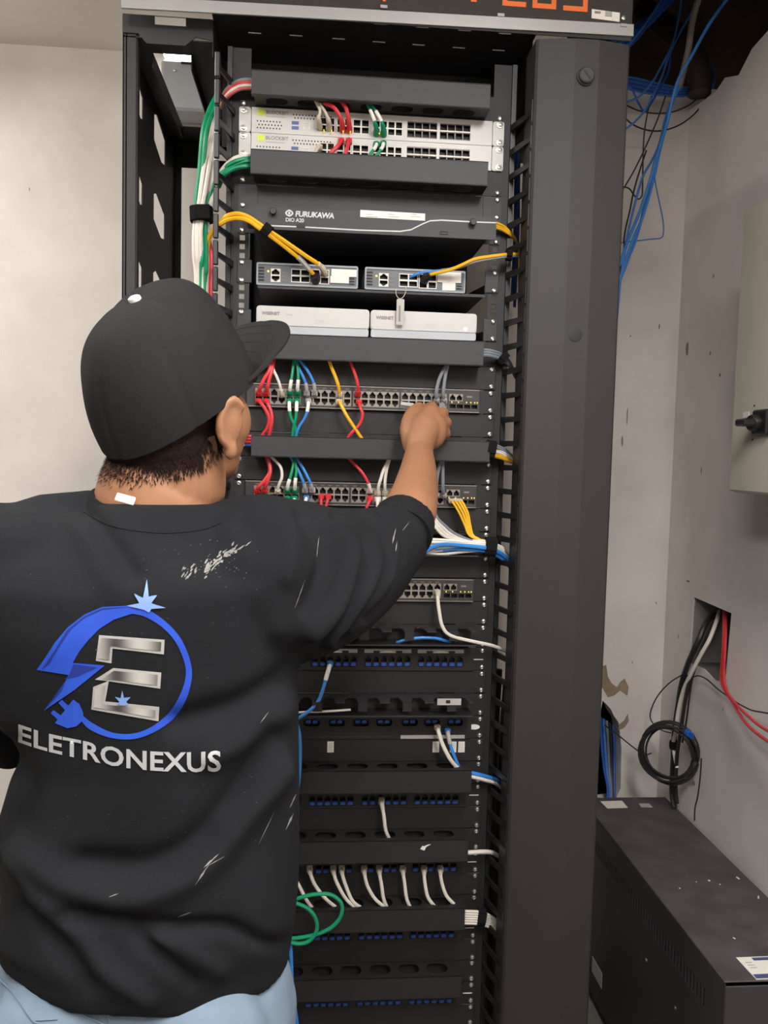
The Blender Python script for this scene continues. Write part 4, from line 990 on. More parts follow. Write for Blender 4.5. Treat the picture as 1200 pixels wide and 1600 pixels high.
up('blue cord hanging below the middle switch with a white sleeve', 'blue', [(479, 778, YP), (477.5, 783, -.034), (474, 791, -.036), (469, 803, -.036), (465, 822, -.03)], g=S2, boot='c_wblue', bl=.010, sleeve=(.018, .055))
up('left of two red cords hanging in the middle of the second switch', 'red', [(502, 776, YP), (502, 782, -.034), (501.5, 794, -.036), (498, 810, -.034), (496, 826, -.03)], g=S2, boot='c_red', bl=.020)
up('right of two red cords hanging in the middle of the second switch', 'red', [(513, 776, YP), (512, 782, -.034), (508.5, 794, -.036), (504, 810, -.034), (502, 826, -.03)], g=S2, boot='c_red', bl=.020)
up('red cord with a white sleeve rising from the middle switch', 'red', [(577.5, 767, YP), (576.5, 758, -.034), (571.5, 747, -.036), (563, 735, -.035), (548, 719, -.03), (540, 706, -.025)], g=S2, boot='boot_clear', bl=.010, sleeve=(.016, .036))
up('red cord end hanging below the white-sleeved red cord', 'red', [(578, 779, YP), (577, 784, -.034), (573, 793, -.036), (568, 810, -.034)], g=S2, boot='c_red', bl=.018)
up('left of two white cords rising beside the forearm', 'white', [(590, 770, YP), (591.5, 760, -.034), (595, 748, -.036), (599, 735, -.034), (606, 719, -.03), (608, 706, -.025)], g=S2, boot='c_cream', bl=.014, r=.003)
up('right of two white cords rising beside the forearm', 'white', [(601.5, 770, YP), (601.5, 760, -.034), (602, 748, -.036), (604, 735, -.034), (608, 719, -.03), (610, 706, -.025)], g=S2, boot='c_cream', bl=.014, r=.003)
up('left of two white cord ends hanging beside the forearm', 'white', [(590, 780, YP), (590, 785, -.034), (590, 794, -.036), (590, 812, -.034)], g=S2, boot='label_white', bl=.020, r=.003)
up('right of two white cord ends hanging beside the forearm', 'white', [(602, 780, YP), (602, 785, -.034), (602, 794, -.036), (603, 812, -.034)], g=S2, boot='label_white', bl=.020, r=.003)
up('left grey cord rising right of the forearm', 'grey', [(682, 774, YP), (682, 764, -.034), (682.5, 750, -.036), (685, 735, -.034), (690, 716, -.03)], g=S2, boot='boot_clear', bl=.016, r=.0034)
up('right grey cord rising right of the forearm', 'grey', [(692, 774, YP), (692, 764, -.034), (692, 750, -.036), (692, 735, -.034), (692, 716, -.03)], g=S2, boot='boot_clear', bl=.016, r=.0034)
for i, (x, d, lab) in enumerate(((704, 0, 'first from the left'), (709.5, 3, 'second from the left'), (714.5, 6, 'third from the left'), (719, 9, 'rightmost'))):
    cord('yellow fibre hanging from the middle switch, '+lab+' of four', 'yellow', [(x, 783, YP), (x+5, 787, -.03), (x+14-d*.2, 802, -.034), (x+22-d*.7, 820, -.036), (x+29-d*1.0, 836, -.038), (745+i, 842, -.04), (760, 845+i, -.04)], r=.0021, group='yellow fibres of the middle switch', boot='boot_clear', bl=.008, plug=False, name='fibre_cable')
# --- bundle in the open tray
GB_ = 'white and blue bundle in the open tray'
for i in range(4):
    cord(('first', 'second', 'third', 'fourth')[i]+' pale cord fanning down from the forearm to the white bundle', 'white' if i < 3 else 'grey', [(664+4.2*i, 792, -.03), (671+4*i, 809, -.036), (681+4*i, 824-1.5*i, -.040), (695+5*i, 838-1.5*i, -.042), (722+4*i, 844, -.042), (757, 846+i, -.042), (766, 848+i, -.042), (785, 856+i, -.03), (800, 872+i, .0)], r=.0030, group=GB_)
for i in range(5):
    cord('white cord of the thick horizontal bundle, '+('top', 'second', 'third', 'fourth', 'lowest')[i]+' in the pile', 'white', [(590, 846+4*i, -.036-.003*(i % 2)), (640, 846+4.2*i, -.040), (667, 843+4.6*i, -.043-.003*(i % 2)), (705, 845+3.4*i, -.046), (740, 848+2.0*i, -.046), (766, 850+1.8*i, -.046), (784, 858+2*i, -.032), (801, 874+2.2*i, .005)], r=.0031, group=GB_)
cord('blue cord sweeping over the white bundle down to the lowest switch', 'blue', [(628, 918, YP), (632, 908, -.036), (641, 892, -.044), (652, 874, -.050), (668, 859, -.054), (690, 851, -.056), (720, 852, -.056), (750, 855, -.054), (768, 858, -.052), (785, 867, -.036), (801, 884, .0)], r=.0042, boot='boot_clear', bl=.012, sleeve=(.016, .036), group=GB_)
cord('lower blue cord under the white bundle by the strap', 'blue', [(680, 860, -.044), (720, 858, -.048), (750, 860, -.048), (768, 864, -.046), (785, 874, -.03), (800, 890, .005)], r=.0032, group=GB_)
cord('lowest loose white cord sagging under the bundle', 'white', [(640, 866, -.03), (663, 864, -.04), (690, 866, -.044), (725, 862, -.044), (755, 860, -.044)], r=.0028, group=GB_)
strap(766, 854, -.046, .019, .036, .032, 4, 'black strap around the thick white and blue bundle')
# --- right end bundles of ducts
for i in range(3):
    cord(('top', 'middle', 'lower')[i]+' grey cord bending out of the duct beside the white boxes', 'grey', [(750, 548+4*i, -.035), (760, 547+4*i, -.035), (771, 549+4*i, -.03), (783, 554+4*i, -.02), (796, 566+3*i, .0), (806, 590, .05)], r=.0032, group='grey cords at the right end of the duct under the white boxes')
strap(785, 560, -.018, .013, .026, .022, 40, 'black strap on the grey cords beside the white boxes')
for i, c in enumerate(('grey', 'grey', 'white', 'white', 'yellow', 'yellow')):
    cord(('top', 'second', 'third', 'fourth', 'fifth', 'lowest')[i]+' '+c+' cord bending out of the duct under the working hand', c, [(745, 692+3.6*i, -.038), (757, 692+3.6*i, -.040-.004*(i % 2)), (770, 695+3.4*i, -.036-.004*(i % 2)), (784, 700+3.2*i, -.026), (796, 709+2.4*i, -.012), (806, 722+1.0*i, .01), (810, 745, .05)], r=.0033, group='cords at the right end of the duct under the working hand')
strap(766, 703, -.038, .016, .036, .030, 8, 'black strap on the grey, white and yellow cords under the hand')
cord('blue cord leaving the duct under the label cards to the right', 'blue', [(715, 1203, -.03), (738, 1208, -.032), (758, 1213, -.022), (776, 1219, .0), (786, 1226, .04)], r=.0040)
cord('white cord leaving the duct under the label cards to the right', 'white', [(715, 1210, -.03), (738, 1214, -.034), (758, 1219, -.026), (774, 1224, -.01), (784, 1232, .03)], r=.0034)
cord('white cord leaving the taped duct to the right', 'white', [(715, 1332, -.03), (734, 1332, -.034), (752, 1331, -.030), (768, 1332, -.018), (780, 1338, .01)], r=.0042)
for i in range(6):
    cord('white cord of the flat bundle at the lower right, '+('top', 'second', 'third', 'fourth', 'fifth', 'lowest')[i]+' in the stack', 'white', [(712, 1424+3.6*i, -.03), (730, 1424+3.7*i, -.036), (748, 1425+3.7*i, -.034), (764, 1430+3.6*i, -.024), (778, 1440+2.6*i, -.006), (788, 1450, .04)], r=.0028, group='flat white bundle at the lower right')
strap(752, 1433, -.033, .015, .034, .020, 6, 'black strap on the flat white bundle at the lower right')
# --- switch 3 and patch cords
cord('white cord hanging from the lowest switch and sweeping right', 'white', [(683, 925, YP), (684, 936, -.034), (686, 953, -.040), (691, 978, -.046), (704, 993, -.050), (738, 1002, -.046), (770, 1009, -.032), (795, 1019, .0)], r=.0034, boot='c_cream', bl=.020)
cord('short arched blue cord lying in the open cable manager', 'blue', [(620, 1004, -.03), (632, 1000.5, -.036), (653, 997, -.038), (678, 997, -.038), (697, 1001.5, -.034), (708, 1006, -.02)], r=.0030)
cord('blue cord with a white sleeve dropping to the left from the top patch panel', 'blue', [(515.5, 1036, -.010), (514, 1044, -.032), (510, 1058, -.036), (505, 1076, -.040), (497, 1096, -.046), (484, 1110, -.05), (468, 1121, -.05), (450, 1130, -.05)], r=.0034, boot='c_blue', bl=.010, sleeve=(.022, .052))
cord('white cord lying flat in the labelled cable manager', 'white', [(440, 1116, -.045), (470, 1113, -.045), (510, 1111.5, -.045), (548, 1109, -.045)], r=.0022)
cord('blue cord hanging along the back of the shirt', 'blue', [(462, 1128, -.06), (467, 1143, -.06), (469, 1167, -.06), (468.5, 1195, -.06), (466, 1225, -.06), (460, 1255, -.06)], r=.0036)
cord('white cord crossing the label cards into the duct', 'white', [(683, 1136, -.008), (685, 1143, -.030), (691, 1162, -.036), (702, 1184, -.038), (712, 1197, -.034), (722, 1206, -.028)], r=.0040, boot='c_cream', bl=.022)
cord('thin blue cord beside the white one over the label cards', 'blue', [(699, 1141, -.006), (700, 1147, -.026), (704, 1165, -.030), (710, 1182, -.032), (718, 1200, -.030), (724, 1208, -.028)], r=.0034, boot='c_blue', bl=.012, sleeve=(.020, .045), sm='boot_clear')
cord('single white cord hanging from the middle of a patch panel', 'white', [(596, 1250, -.009), (597, 1258, -.030), (600, 1276, -.034), (602.5, 1296, -.034), (609, 1312, -.030), (616, 1322, -.028)], r=.0034, boot='c_cream', bl=.030)
ROW = [((183, 50), (205, 120), (255, 185), (315, 235)), ((288, 50), (305, 115), (345, 185), (395, 232)), ((325, 50), (340, 115), (375, 195), (425, 232)), ((425, 50), (440, 125), (475, 185), (525, 228)), ((492, 50), (503, 120), (512, 180), (528, 222)), ((598, 50), (607, 120), (615, 180), (632, 222)), ((692, 50), (697, 115), (710, 175), (738, 216)), ((765, 50), (772, 110), (793, 170), (830, 211))]
nm = ('leftmost', 'second from the left', 'third from the left', 'fourth from the left', 'fifth from the left', 'sixth from the left', 'second from the right', 'rightmost')
for i, r_ in enumerate(ROW):
    q = [(420+x/2.857, 1340+y/2.857) for x, y in r_]
    cord('white cord in the row of eight above the duct, '+nm[i], 'white', [(q[0][0], q[0][1]-1, -.009), (q[0][0]+.5, q[0][1]+6, -.030), (*q[1], -.034), (*q[2], -.036), (*q[3], -.034), (q[3][0]+8, q[3][1]+9, -.028)], r=.0034, boot='c_cream', bl=.026, group='row of eight white cords')
cord('white cord end left of the row, beside the shirt', 'white', [(462, 1375, -.02), (467, 1383, -.036), (480, 1408, -.038), (493, 1424, -.034), (500, 1434, -.028)], r=.0032)
def zz7(L, Y): return [(420+x/2.857, 1340+y/2.857, Y) for x, y in L]
cord('outer loop of green cord beside the shirt', 'green', zz7([(60, 215), (125, 184), (200, 165), (270, 164), (315, 192), (328, 228), (314, 275), (270, 318), (200, 346), (110, 360), (40, 355)], -.075), r=.0036, group='green cord loops')
cord('inner loop of green cord beside the shirt', 'green', zz7([(60, 190), (125, 205), (180, 232), (212, 280), (212, 330), (180, 372), (140, 384), (105, 380), (50, 365)], -.078), r=.0036, group='green cord loops')
cord('blue cord hanging to the floor beside the jeans', 'blue', [(452, 1440, -.07), (455, 1497, -.07), (457, 1550, -.07), (464, 1599, -.07), (470, 1660, -.07)], r=.0036)
# --- cords inside the right vertical manager
for i, (c, x0, y0, x1, y1, Y, lab) in enumerate((('yellow', 812, 385, 806, 640, .07, 'front yellow riser cord behind the right finger row'), ('yellow', 817, 380, 811, 700, .09, 'rear yellow riser cord behind the right finger row'), ('dblue', 806, 230, 800, 470, .10, 'left dark blue riser cord behind the right finger row'), ('dblue', 811, 240, 804, 480, .12, 'right dark blue riser cord behind the right finger row'), ('white', 812, 640, 806, 800, .08, 'white riser cord behind the right finger row'), ('wblue', 808, 720, 803, 850, .10, 'slate blue riser cord behind the right finger row'))):
    cord(lab, c, [(x0, y0, Y), ((x0+x1)/2+2, (y0+y1)/2, Y), (x1, y1, Y)], r=.0032, group='riser cords in the right cable manager')
for i in range(7):
    x = .285+.021*i
    o = MB().tube(spline([(x, .09+.02*(i % 3), .08), (x+.004, .10+.02*(i % 2), .45), (x-.004, .09+.02*(i % 3), .75), (x+.003, .10, 1.02-.03*i)]), .0095, 8).build('riser_cable', 'c_black')
    tag(o, 'black riser cable low in the shadow of the right cable manager', 'cable', 'black riser cables in the right cable manager')

# ------------------------------------------------------------------ right side: tower cabinet, wall panel, wall cables
ux0, ux1, uy0, uy1, uz = .672, .916, -.155, .672, .505
U = thing('power_cabinet', ((ux0+ux1)/2, (uy0+uy1)/2, 0), 'low dark metal power supply cabinet against the right wall', 'cabinet')
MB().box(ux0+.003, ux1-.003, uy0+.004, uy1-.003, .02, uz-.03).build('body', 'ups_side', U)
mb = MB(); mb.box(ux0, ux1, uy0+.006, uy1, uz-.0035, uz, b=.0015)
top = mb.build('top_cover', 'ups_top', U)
# left side sheet: slots as separate openings under a fold
sl = []
n_ = 44
for i in range(n_):
    y = .56-(.56+.075)*i/(n_-1); sl.append(rect(y-.0036, y+.0036, uz-.098, uz-.062))
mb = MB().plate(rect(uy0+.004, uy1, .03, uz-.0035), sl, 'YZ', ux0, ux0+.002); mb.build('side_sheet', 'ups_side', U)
MB().box(ux0+.0025, ux0+.006, uy0+.01, uy1-.01, uz-.105, uz-.055).build('slot_backing', 'port_hole', U)
MB().box(ux0, ux1, uy0, uy0+.004, .02, uz-.006, b=.0015).build('front_bezel', 'ups_side', U)
MB().lathe([(.0115, 0), (.0115, .0008), (.0095, .0010)], atX(962, 1426, ux0), (-1, 0, 0), 18).build('badge', 'rack_grey', U)
for x, y in ((1010, 1500), (1055, 1575)):
    MB().lathe([(.0040, 0), (.0040, .0015), (.002, .0022)], atX(x, y, ux0), (-1, 0, 0), 10).build('screw', 'screw', U)
a = atX(926, 1494, ux0); b = atX(940, 1545, ux0)
MB().plate(rect(b.y, a.y, b.z, a.z), [], 'YZ', ux0-.001, ux0).build('rating_label', 'sticker_grey', U)
for x, y in (((12, 0), 0),): pass
for fx in (.05, .19):
    for fy in (.06, .76): MB().lathe([(.018, 0), (.018, .018), (.010, .022)], (ux0+fx, uy0+fy, 0), (0, 0, 1), 12).build('foot', 'plastic_black', U)
# stickers on the top
def topcard(poly, name, m_, par, z=uz):
    P = [atZ(x, y, z+.0006) for x, y in poly]
    return MB().plate([(p.x, p.y) for p in P], [], 'XY', z+.0001, z+.0008).build(name, m_, par)
topcard([(938, 1252), (972, 1251), (981, 1262), (949, 1263)], 'paper_label', 'sticker', U)
topcard([(998, 1255.5), (1014, 1255.5), (1020, 1261.5), (1002, 1261)], 'paper_label', 'sticker_grey', U)
big = topcard([(1150, 1496), (1215, 1493.5), (1255, 1527), (1182, 1530.5)], 'service_label', 'sticker', U)
mat('print_navy', (70, 78, 120), .6)
def strip(poly, m_):
    P = [atZ(x, y, uz+.001) for x, y in poly]; MB().plate([(p.x, p.y) for p in P], [], 'XY', uz+.0008, uz+.0012).build('label_print', m_, big)
strip([(1174, 1496.5), (1213, 1494.8), (1217, 1499.2), (1178, 1500.8)], 'print_navy')
strip([(1176.5, 1522.5), (1240, 1519.5), (1252, 1526), (1182, 1529)], 'print_navy')
for k_ in range(3): strip([(1164+4*k_, 1503.5+4*k_), (1174+4*k_, 1503+4*k_), (1175+4*k_, 1504.3+4*k_), (1165+4*k_, 1504.8+4*k_)], 'sticker_grey')
# bits of debris on the cabinet
for (x, y), (w_, l_), an, lab in (((1153, 1372), (.004, .010), .2, 'larger white plaster chip on the dark cabinet'), ((1108, 1376), (.004, .005), .6, 'round white plaster chip on the dark cabinet'), ((1185, 1402), (.003, .012), -.5, 'thin white offcut near the wall on the dark cabinet'), ((1062, 1388), (.003, .003), .1, 'tiny white crumb on the dark cabinet nearest the slots'), ((1125, 1382), (.003, .003), .1, 'tiny white crumb on the dark cabinet between two chips'), ((1088, 1378), (.0025, .0025), .1, 'smallest white crumb on the dark cabinet'), ((1147, 1466), (.002, .006), .5, 'small white sliver on the dark cabinet near the service label')):
    p = atZ(x, y, uz+.001)
    o = MB().box(-w_/2, w_/2, -l_/2, l_/2, 0, .0018, b=.0006, mtx=Matrix.Translation((p.x, p.y, uz+.0002)) @ Matrix.Rotation(an, 4, 'Z')).build('plaster_chip', 'label_white'); tag(o, lab, 'debris', 'plaster chips on the cabinet')
# electrical panel on the right wall
ex = .78
E_ = thing('electrical_enclosure', (ex+.07, -.2, 1.38), 'pale beige electrical enclosure on the right wall with rotary switch', 'electrical panel')
MB().box(ex+.004, WX, -.62, .135, 1.392, 1.975, b=.004).build('enclosure', 'panel_beige', E_)
MB().box(ex, ex+.018, -.625, .139, 1.395, 1.972, b=.003).build('door', 'panel_beige', E_)
c = atX(1193, 661, ex)
sw = MB().box(ex-.012, ex, c.y-.031, c.y+.024, c.z-.024, c.z+.026, b=.003).build('switch_plate', 'plastic_black', E_)
mb = MB().lathe([(.016, 0), (.016, .012), (.014, .016)], (ex-.012, c.y+.002, c.z), (-1, 0, 0), 18)
mb.box(ex-.048, ex-.024, c.y-.018, c.y+.022, c.z-.007, c.z+.007, b=.003)
mb.build('rotary_knob', 'plastic_black', sw)
p = atX(1166, 648, ex); MB().box(ex-.0008, ex, p.y-.012, p.y+.012, p.z-.006, p.z+.006).build('small_label', 'sticker', E_)
for x, y in ((1179, 634), (1176, 687)):
    p = atX(x, y, ex); MB().lathe([(.002, 0), (.002, .001)], p, (-1, 0, 0), 8).build('screw_hole', 'port_hole', E_)
d = MB().box(.84, WX, -.25, .02, 1.30, 1.391).build('cable_trunking', 'panel_beige'); tag(d, 'short pale trunking under the electrical enclosure', 'trunking')
# pipe and conduit in the broken ceiling corner
pc = at(1110, 90, .60)
o = MB().tube(spline([(.86, .95, 2.80), (.87, .78, 2.66), (.895, .68, 2.55), (.905, .655, 2.47), (.905, .65, 2.43)]), .030, 16).build('drain_pipe', 'pipe'); tag(o, 'dark stained pipe stub poking from the broken ceiling corner', 'pipe')
def wire(label, col, pts, r, group=None, name='cable'):
    o = MB().tube(spline([at(*p) if p[2] is not None else p for p in pts], 7), r, 7).build(name, CN.get(col, col)); return tag(o, label, 'cable', group)
# corrugated conduit
P = spline([at(1112, -60, .45), at(1085, 20, .50), at(1075, 80, .52), at(1061, 138, .54)], 16)
o = MB().tube(P, [.0085 if i % 2 else .0072 for i in range(len(P))], 10).build('corrugated_conduit', 'conduit'); tag(o, 'grey corrugated conduit sleeve over hanging blue cables', 'conduit')
GC = 'blue cables hanging from the broken ceiling'
CB = [
 ('brightest blue cable crossing in front of the conduit', 'blue', [(1150, -20, .40), (1112, 32, .42), (1082, 85, .44), (1058, 130, .46), (1043, 190, .48), (1031, 230, .48), (1018, 275, .48), (1000, 330, .48), (982, 375, .47), (970, 410, .46), (962, 450, .46), (940, 700, .46), (925, 1150, .46)], .0040),
 ('second bright blue cable running down into the gap behind the rack', 'blue', [(1062, 135, .50), (1050, 160, .50), (1040, 200, .50), (1030, 240, .49), (1020, 285, .49), (1004, 340, .48), (990, 372, .47), (973, 425, .46), (966, 470, .46), (944, 750, .47), (930, 1100, .47)], .0036),
 ('third blue cable from the conduit ending behind the rack', 'wblue', [(1060, 138, .52), (1046, 175, .52), (1036, 215, .51), (1025, 245, .51), (1012, 300, .5), (1000, 352, .49), (990, 385, .48), (980, 410, .47), (955, 500, .46), (938, 750, .45), (925, 1080, .45)], .0034),
 ('blue cable from the conduit drifting left above the floor gap', 'wblue', [(1056, 140, .53), (1040, 185, .53), (1030, 225, .52), (1018, 252, .52), (1005, 275, .51), (993, 315, .5), (980, 370, .48), (972, 420, .46), (948, 560, .45), (930, 900, .45)], .0030),
 ('slack blue cable hooked back at the pale wall', 'wblue', [(1022, 260, .55), (1024, 285, .56), (1030, 315, .57), (1036, 345, .58), (1036.5, 365, .58), (1032, 372, .57), (1015, 374, .56), (990, 377, .55), (965, 380, .52)], .0017),
 ('blue cable slanting left across the hole, upper', 'wblue', [(1068, -20, .62), (1058, 40, .60), (1048, 75, .58), (1030, 110, .56), (1020, 127, .54), (1000, 150, .52), (978, 160, .5)], .0026),
 ('blue cable slanting left across the hole, lower', 'wblue', [(1080, 20, .62), (1062, 52, .60), (1044, 90, .58), (1034, 120, .56), (1020, 150, .54), (1008, 172, .53), (990, 192, .52), (972, 205, .5)], .0026),
 ('blue cable looping close to the rack column', 'dblue', [(1048, 70, .64), (1045, 110, .62), (1030, 140, .60), (1015, 165, .58), (1007, 175, .57), (997, 160, .56), (985, 135, .55), (972, 128, .52)], .0026),
]
for lab, c, pts, r in CB: wire(lab, c, pts, r, GC)
for i in range(7):
    wire('blue cable lying along the torn ceiling edge, '+('top', 'second', 'third', 'fourth', 'fifth', 'sixth', 'lowest')[i], 'dblue' if i % 2 else 'wblue', [(955, 120+2*i, .60), (990, 122+3.2*i, .62), (1020, 129+3.0*i, .64), (1055, 136+2.4*i, .66), (1085, 137+1.8*i, .68), (1108, 134+1.2*i, .70), (1116, 128, .74), (1112, 100, .86)], .0030, 'blue cables along the torn ceiling edge')
for i in range(11):
    j = i*1.0
    wire('blue cable rising steeply beside the rack header, '+('first', 'second', 'third', 'fourth', 'fifth', 'sixth', 'seventh', 'eighth', 'ninth', 'tenth', 'last')[i]+' from the left', 'dblue' if i % 3 else 'wblue', [(965-2*i, 92-2*j, .42+.01*i), (990+2*i, 62-3.4*j+6*(i % 2), .46+.01*i), (1015+3.5*i, 28-3.2*j+4*(i % 3), .52+.01*i), (1045+5*i, -20-3*j, .58+.01*i), (1075+5*i, -70, .62)], .0030, 'dark blue cables rising beside the rack header')
BW = 'thin black wires beside the rack column'
wire('black wire sagging in a wide loop under the broken ceiling', 'black', [(962, 168, .60), (985, 192, .62), (1010, 203, .64), (1035, 204, .66), (1062, 195, .68), (1085, 178, .69), (1100, 158, .70), (1109, 138, .71), (1112, 110, .80)], .0021, BW)
wire('upper black wire sagging under the blue cables', 'black', [(965, 155, .60), (990, 170, .62), (1020, 177, .64), (1050, 175, .66), (1075, 165, .67), (1092, 152, .68)], .0019, BW)
wire('straight black wire running down the rack column', 'black', [(1018, 150, .54), (1012, 175, .54), (1007, 205, .54), (1005, 235, .54), (1004, 290, .53), (1003, 306, .53), (997, 311, .53), (990, 304, .53), (982, 294, .53), (966, 291, .5)], .0019, BW)
wire('crossing black wire running down the rack column', 'black', [(1040, 150, .56), (1028, 185, .56), (1014, 218, .55), (1003, 242, .55), (990, 268, .54), (977, 290, .53), (965, 310, .5)], .0019, BW)
wire('black wire reaching the lowest point beside the column', 'black', [(1010, 235, .545), (1000, 265, .54), (990, 300, .53), (984, 330, .52), (978, 355, .51), (975, 375, .5), (974, 400, .49), (955, 520, .48), (935, 900, .47)], .0022, BW)
# cables through the wall opening, strapped together
xw = .905
def wx(label, col, pts, r, group=None, name='cable'):
    o = MB().tube(spline([atX(p[0], p[1], p[2]) for p in pts], 7), r, 8).build(name, CN.get(col, col)); return tag(o, label, 'cable', group)
GW = 'cables strapped together below the wall opening'
wx('thick black cable out of the wall opening, leftmost in the strapped bunch', 'black', [(1122, 960, .99), (1105, 970, .935), (1092, 1000, .905), (1078, 1030, .898), (1066, 1065, .898), (1060, 1100, .898), (1054, 1145, .898), (1052, 1190, .898), (1050, 1235, .9), (1054, 1262, .9)], .0075, GW)
wx('white cable in the strapped bunch below the wall opening', 'white', [(1124, 955, .99), (1118, 975, .93), (1108, 1000, .905), (1094, 1025, .892), (1080, 1052, .886), (1068, 1078, .886), (1060, 1110, .886), (1056, 1140, .886), (1052, 1165, .89), (1058, 1200, .892)], .0050, GW)
wx('second black cable in the strapped bunch, right of the white one', 'black', [(1120, 975, .99), (1102, 1000, .93), (1092, 1025, .897), (1078, 1062, .890), (1070, 1100, .890), (1064, 1140, .89), (1058, 1180, .89), (1056, 1230, .895), (1058, 1255, .9)], .0052, GW)
wx('thin black cable at the right edge of the strapped bunch', 'black', [(1110, 985, .95), (1092, 1030, .9), (1082, 1060, .892), (1077, 1090, .894), (1072, 1130, .894), (1066, 1160, .894)], .0026, GW)
RW = 'red cables out of the wall opening'
wx('left red cable dropping from the wall opening and curving right', 'red', [(1131, 950, .99), (1131, 975, .925), (1130, 1010, .906), (1127, 1060, .906), (1132, 1078, .9), (1145, 1098, .89), (1155, 1115, .885), (1170, 1135, .88), (1195, 1155, .87), (1240, 1185, .86), (1400, 1290, .885), (1700, 1500, .905)], .0034, RW)
wx('right red cable dropping from the wall opening and curving right', 'red', [(1134, 950, .99), (1134, 975, .925), (1133, 1010, .903), (1131, 1055, .903), (1136, 1080, .897), (1150, 1100, .888), (1168, 1118, .88), (1190, 1136, .873), (1240, 1165, .86), (1400, 1270, .885), (1700, 1480, .905)], .0034, RW)
wx('thin dark wire running right from the strapped bunch', 'black', [(1082, 1058, .895), (1092, 1056, .898), (1105, 1062, .90), (1122, 1077, .90), (1140, 1090, .895), (1160, 1103, .89), (1185, 1112, .885), (1240, 1112, .875), (1400, 1060, .89), (1700, 960, .905)], .0018)
wx('thin black wire bowing left from the bunch to the coil', 'black', [(1068, 1053, .89), (1045, 1068, .88), (1026, 1090, .87), (1016, 1115, .865), (1020, 1130, .868), (1034, 1141, .875), (1048, 1145, .88)], .0018)
for (x, y), an, lab in (((1072, 1062), 10, 'black tape wrap on the strapped cable bunch just below the opening'), ((1053, 1164), 0, 'black tape wrap behind the coiled wire')):
    p = atX(x, y, .893)
    o = MB().tube([p+Vector((0, 0, .011)), p+Vector((0, 0, .004)), p-Vector((0, 0, .004)), p-Vector((0, 0, .011))], [.0115, .0125, .0125, .0115], 12).build('tape_wrap', 'velcro'); tag(o, lab, 'tape')
# coil of black wire
cc = atX(1056, 1176, .878); rad = .072
coil = []
for i in range(7*28+1):
    a = 2*math.pi*i/28; rr = rad+.0040*math.sin(i*.37)+.0050*((i//28) % 4-1.5); ln = -.006+.0040*((i//28)*2 % 5)+.001*math.sin(i*.9)
    coil.append(cc+Vector((-ln-.18*rr*math.cos(a)*0, -rr*.97*math.cos(a), rr*math.sin(a)*1.03)))
# turn the coil so that it hangs a little towards the room
rotm = Matrix.Rotation(math.radians(58), 4, 'Z')
coil = [cc+rotm @ (p-cc)-Vector((.02, 0, 0)) for p in coil]
CO = MB().tube(coil, .0029, 7).build('wire_coil', 'c_black'); tag(CO, 'coil of black wire hanging from the strapped cables in the corner', 'cable coil')
wire('thin black wire from the coil to the broken wall by the rack', 'black', [(1018, 1177, .66), (1006, 1179, .66), (990, 1168, .68), (965, 1148, .70), (945, 1133, .77)], .0019)
wx('thin black wire dropping from the coil behind the cabinet', 'black', [(1096, 1185, .885), (1094, 1215, .888), (1090, 1245, .89), (1086, 1262, .892), (1085, 1282, .9)], .0019)
p = atX(1076, 1146, .862)
o = MB().box(-.002, .002, -.014, .010, -.009, .009, b=.0008, mtx=Matrix.Translation(p) @ Matrix.Rotation(.4, 4, 'X') @ Matrix.Rotation(.5, 4, 'Z')).box(-.006, .006, -.004, .010, -.007, .007, b=.002, mtx=Matrix.Translation(p) @ Matrix.Rotation(.2, 4, 'X') @ Matrix.Rotation(.3, 4, 'Z')).build('tape_tab', 'tape_blue'); tag(o, 'bright blue tape tab on the wire coil', 'tape')
p = atX(1085, 1222, WX); o = MB().lathe([(.007, 0), (.007, .003), (.003, .006)], p, (-1, 0, 0), 12).build('wall_screw', 'screw'); tag(o, 'small metal screw in the right wall below the coil', 'screw')
# cables in the break of the back wall
for i, (c, lab) in enumerate((('dblue', 'left dark blue cable in the wall break by the cabinet'), ('wblue', 'middle blue cable in the wall break by the cabinet'), ('grey', 'grey cable in the wall break by the cabinet'), ('black', 'black cable in the wall break by the cabinet'), ('dblue', 'right dark blue cable in the wall break by the cabinet'))):
    wire(lab, c, [(938+5*i, 1120+3*i, .80), (940+5*i, 1160, .79), (944+4*i, 1200, .775), (950+2.5*i, 1235, .74), (946+4*i, 1262, .72)], .0042, 'cables in the wall break')

# ------------------------------------------------------------------ person
mat('skin', (146, 103, 76), .52, var=.07, scale=18, bump=.12, bscale=260, sss=.12, spec=.35)
mat('shirt', (29, 30, 33), .92, var=.16, scale=7, bump=.35, bscale=1400, spec=.15, detail=8)
mat('shirt_rib', (27, 28, 31), .92, var=.2, scale=200, bump=.4, bscale=900, spec=.15)
mat('cap_cloth', (38, 37, 38), .93, var=.14, scale=10, bump=.5, bscale=1100, spec=.12, detail=8)
mat('cap_seam', (26, 25, 26), .95, var=.15, scale=400)
mat('denim', (116, 134, 152), .85, var=.12, scale=14, bump=.3, bscale=900, spec=.2, detail=8)
mat('denim_thread', (112, 128, 146), .85)
mat('hair', (40, 29, 25), .95, var=.35, scale=300, bump=.8, bscale=700, spec=.1)
mat('eye_white', (225, 220, 215), .3); mat('eye_dark', (40, 28, 22), .3)
mat('shoe', (45, 43, 44), .7, var=.1)
mat('logo_blue', (26, 62, 172), .6, var=.10, scale=9, second=(42, 88, 205))
mat('logo_blue_dark', (18, 42, 128), .6, var=.08, scale=9)
mat('logo_ice', (116, 146, 200), .6, var=.1, scale=20)
mat('logo_text', (172, 173, 175), .65, var=.04)
mat('logo_rim', (165, 163, 160), .5, var=.1, scale=20)
mat('dust', (145, 143, 140), .95, var=.15, scale=120, alpha=.75)
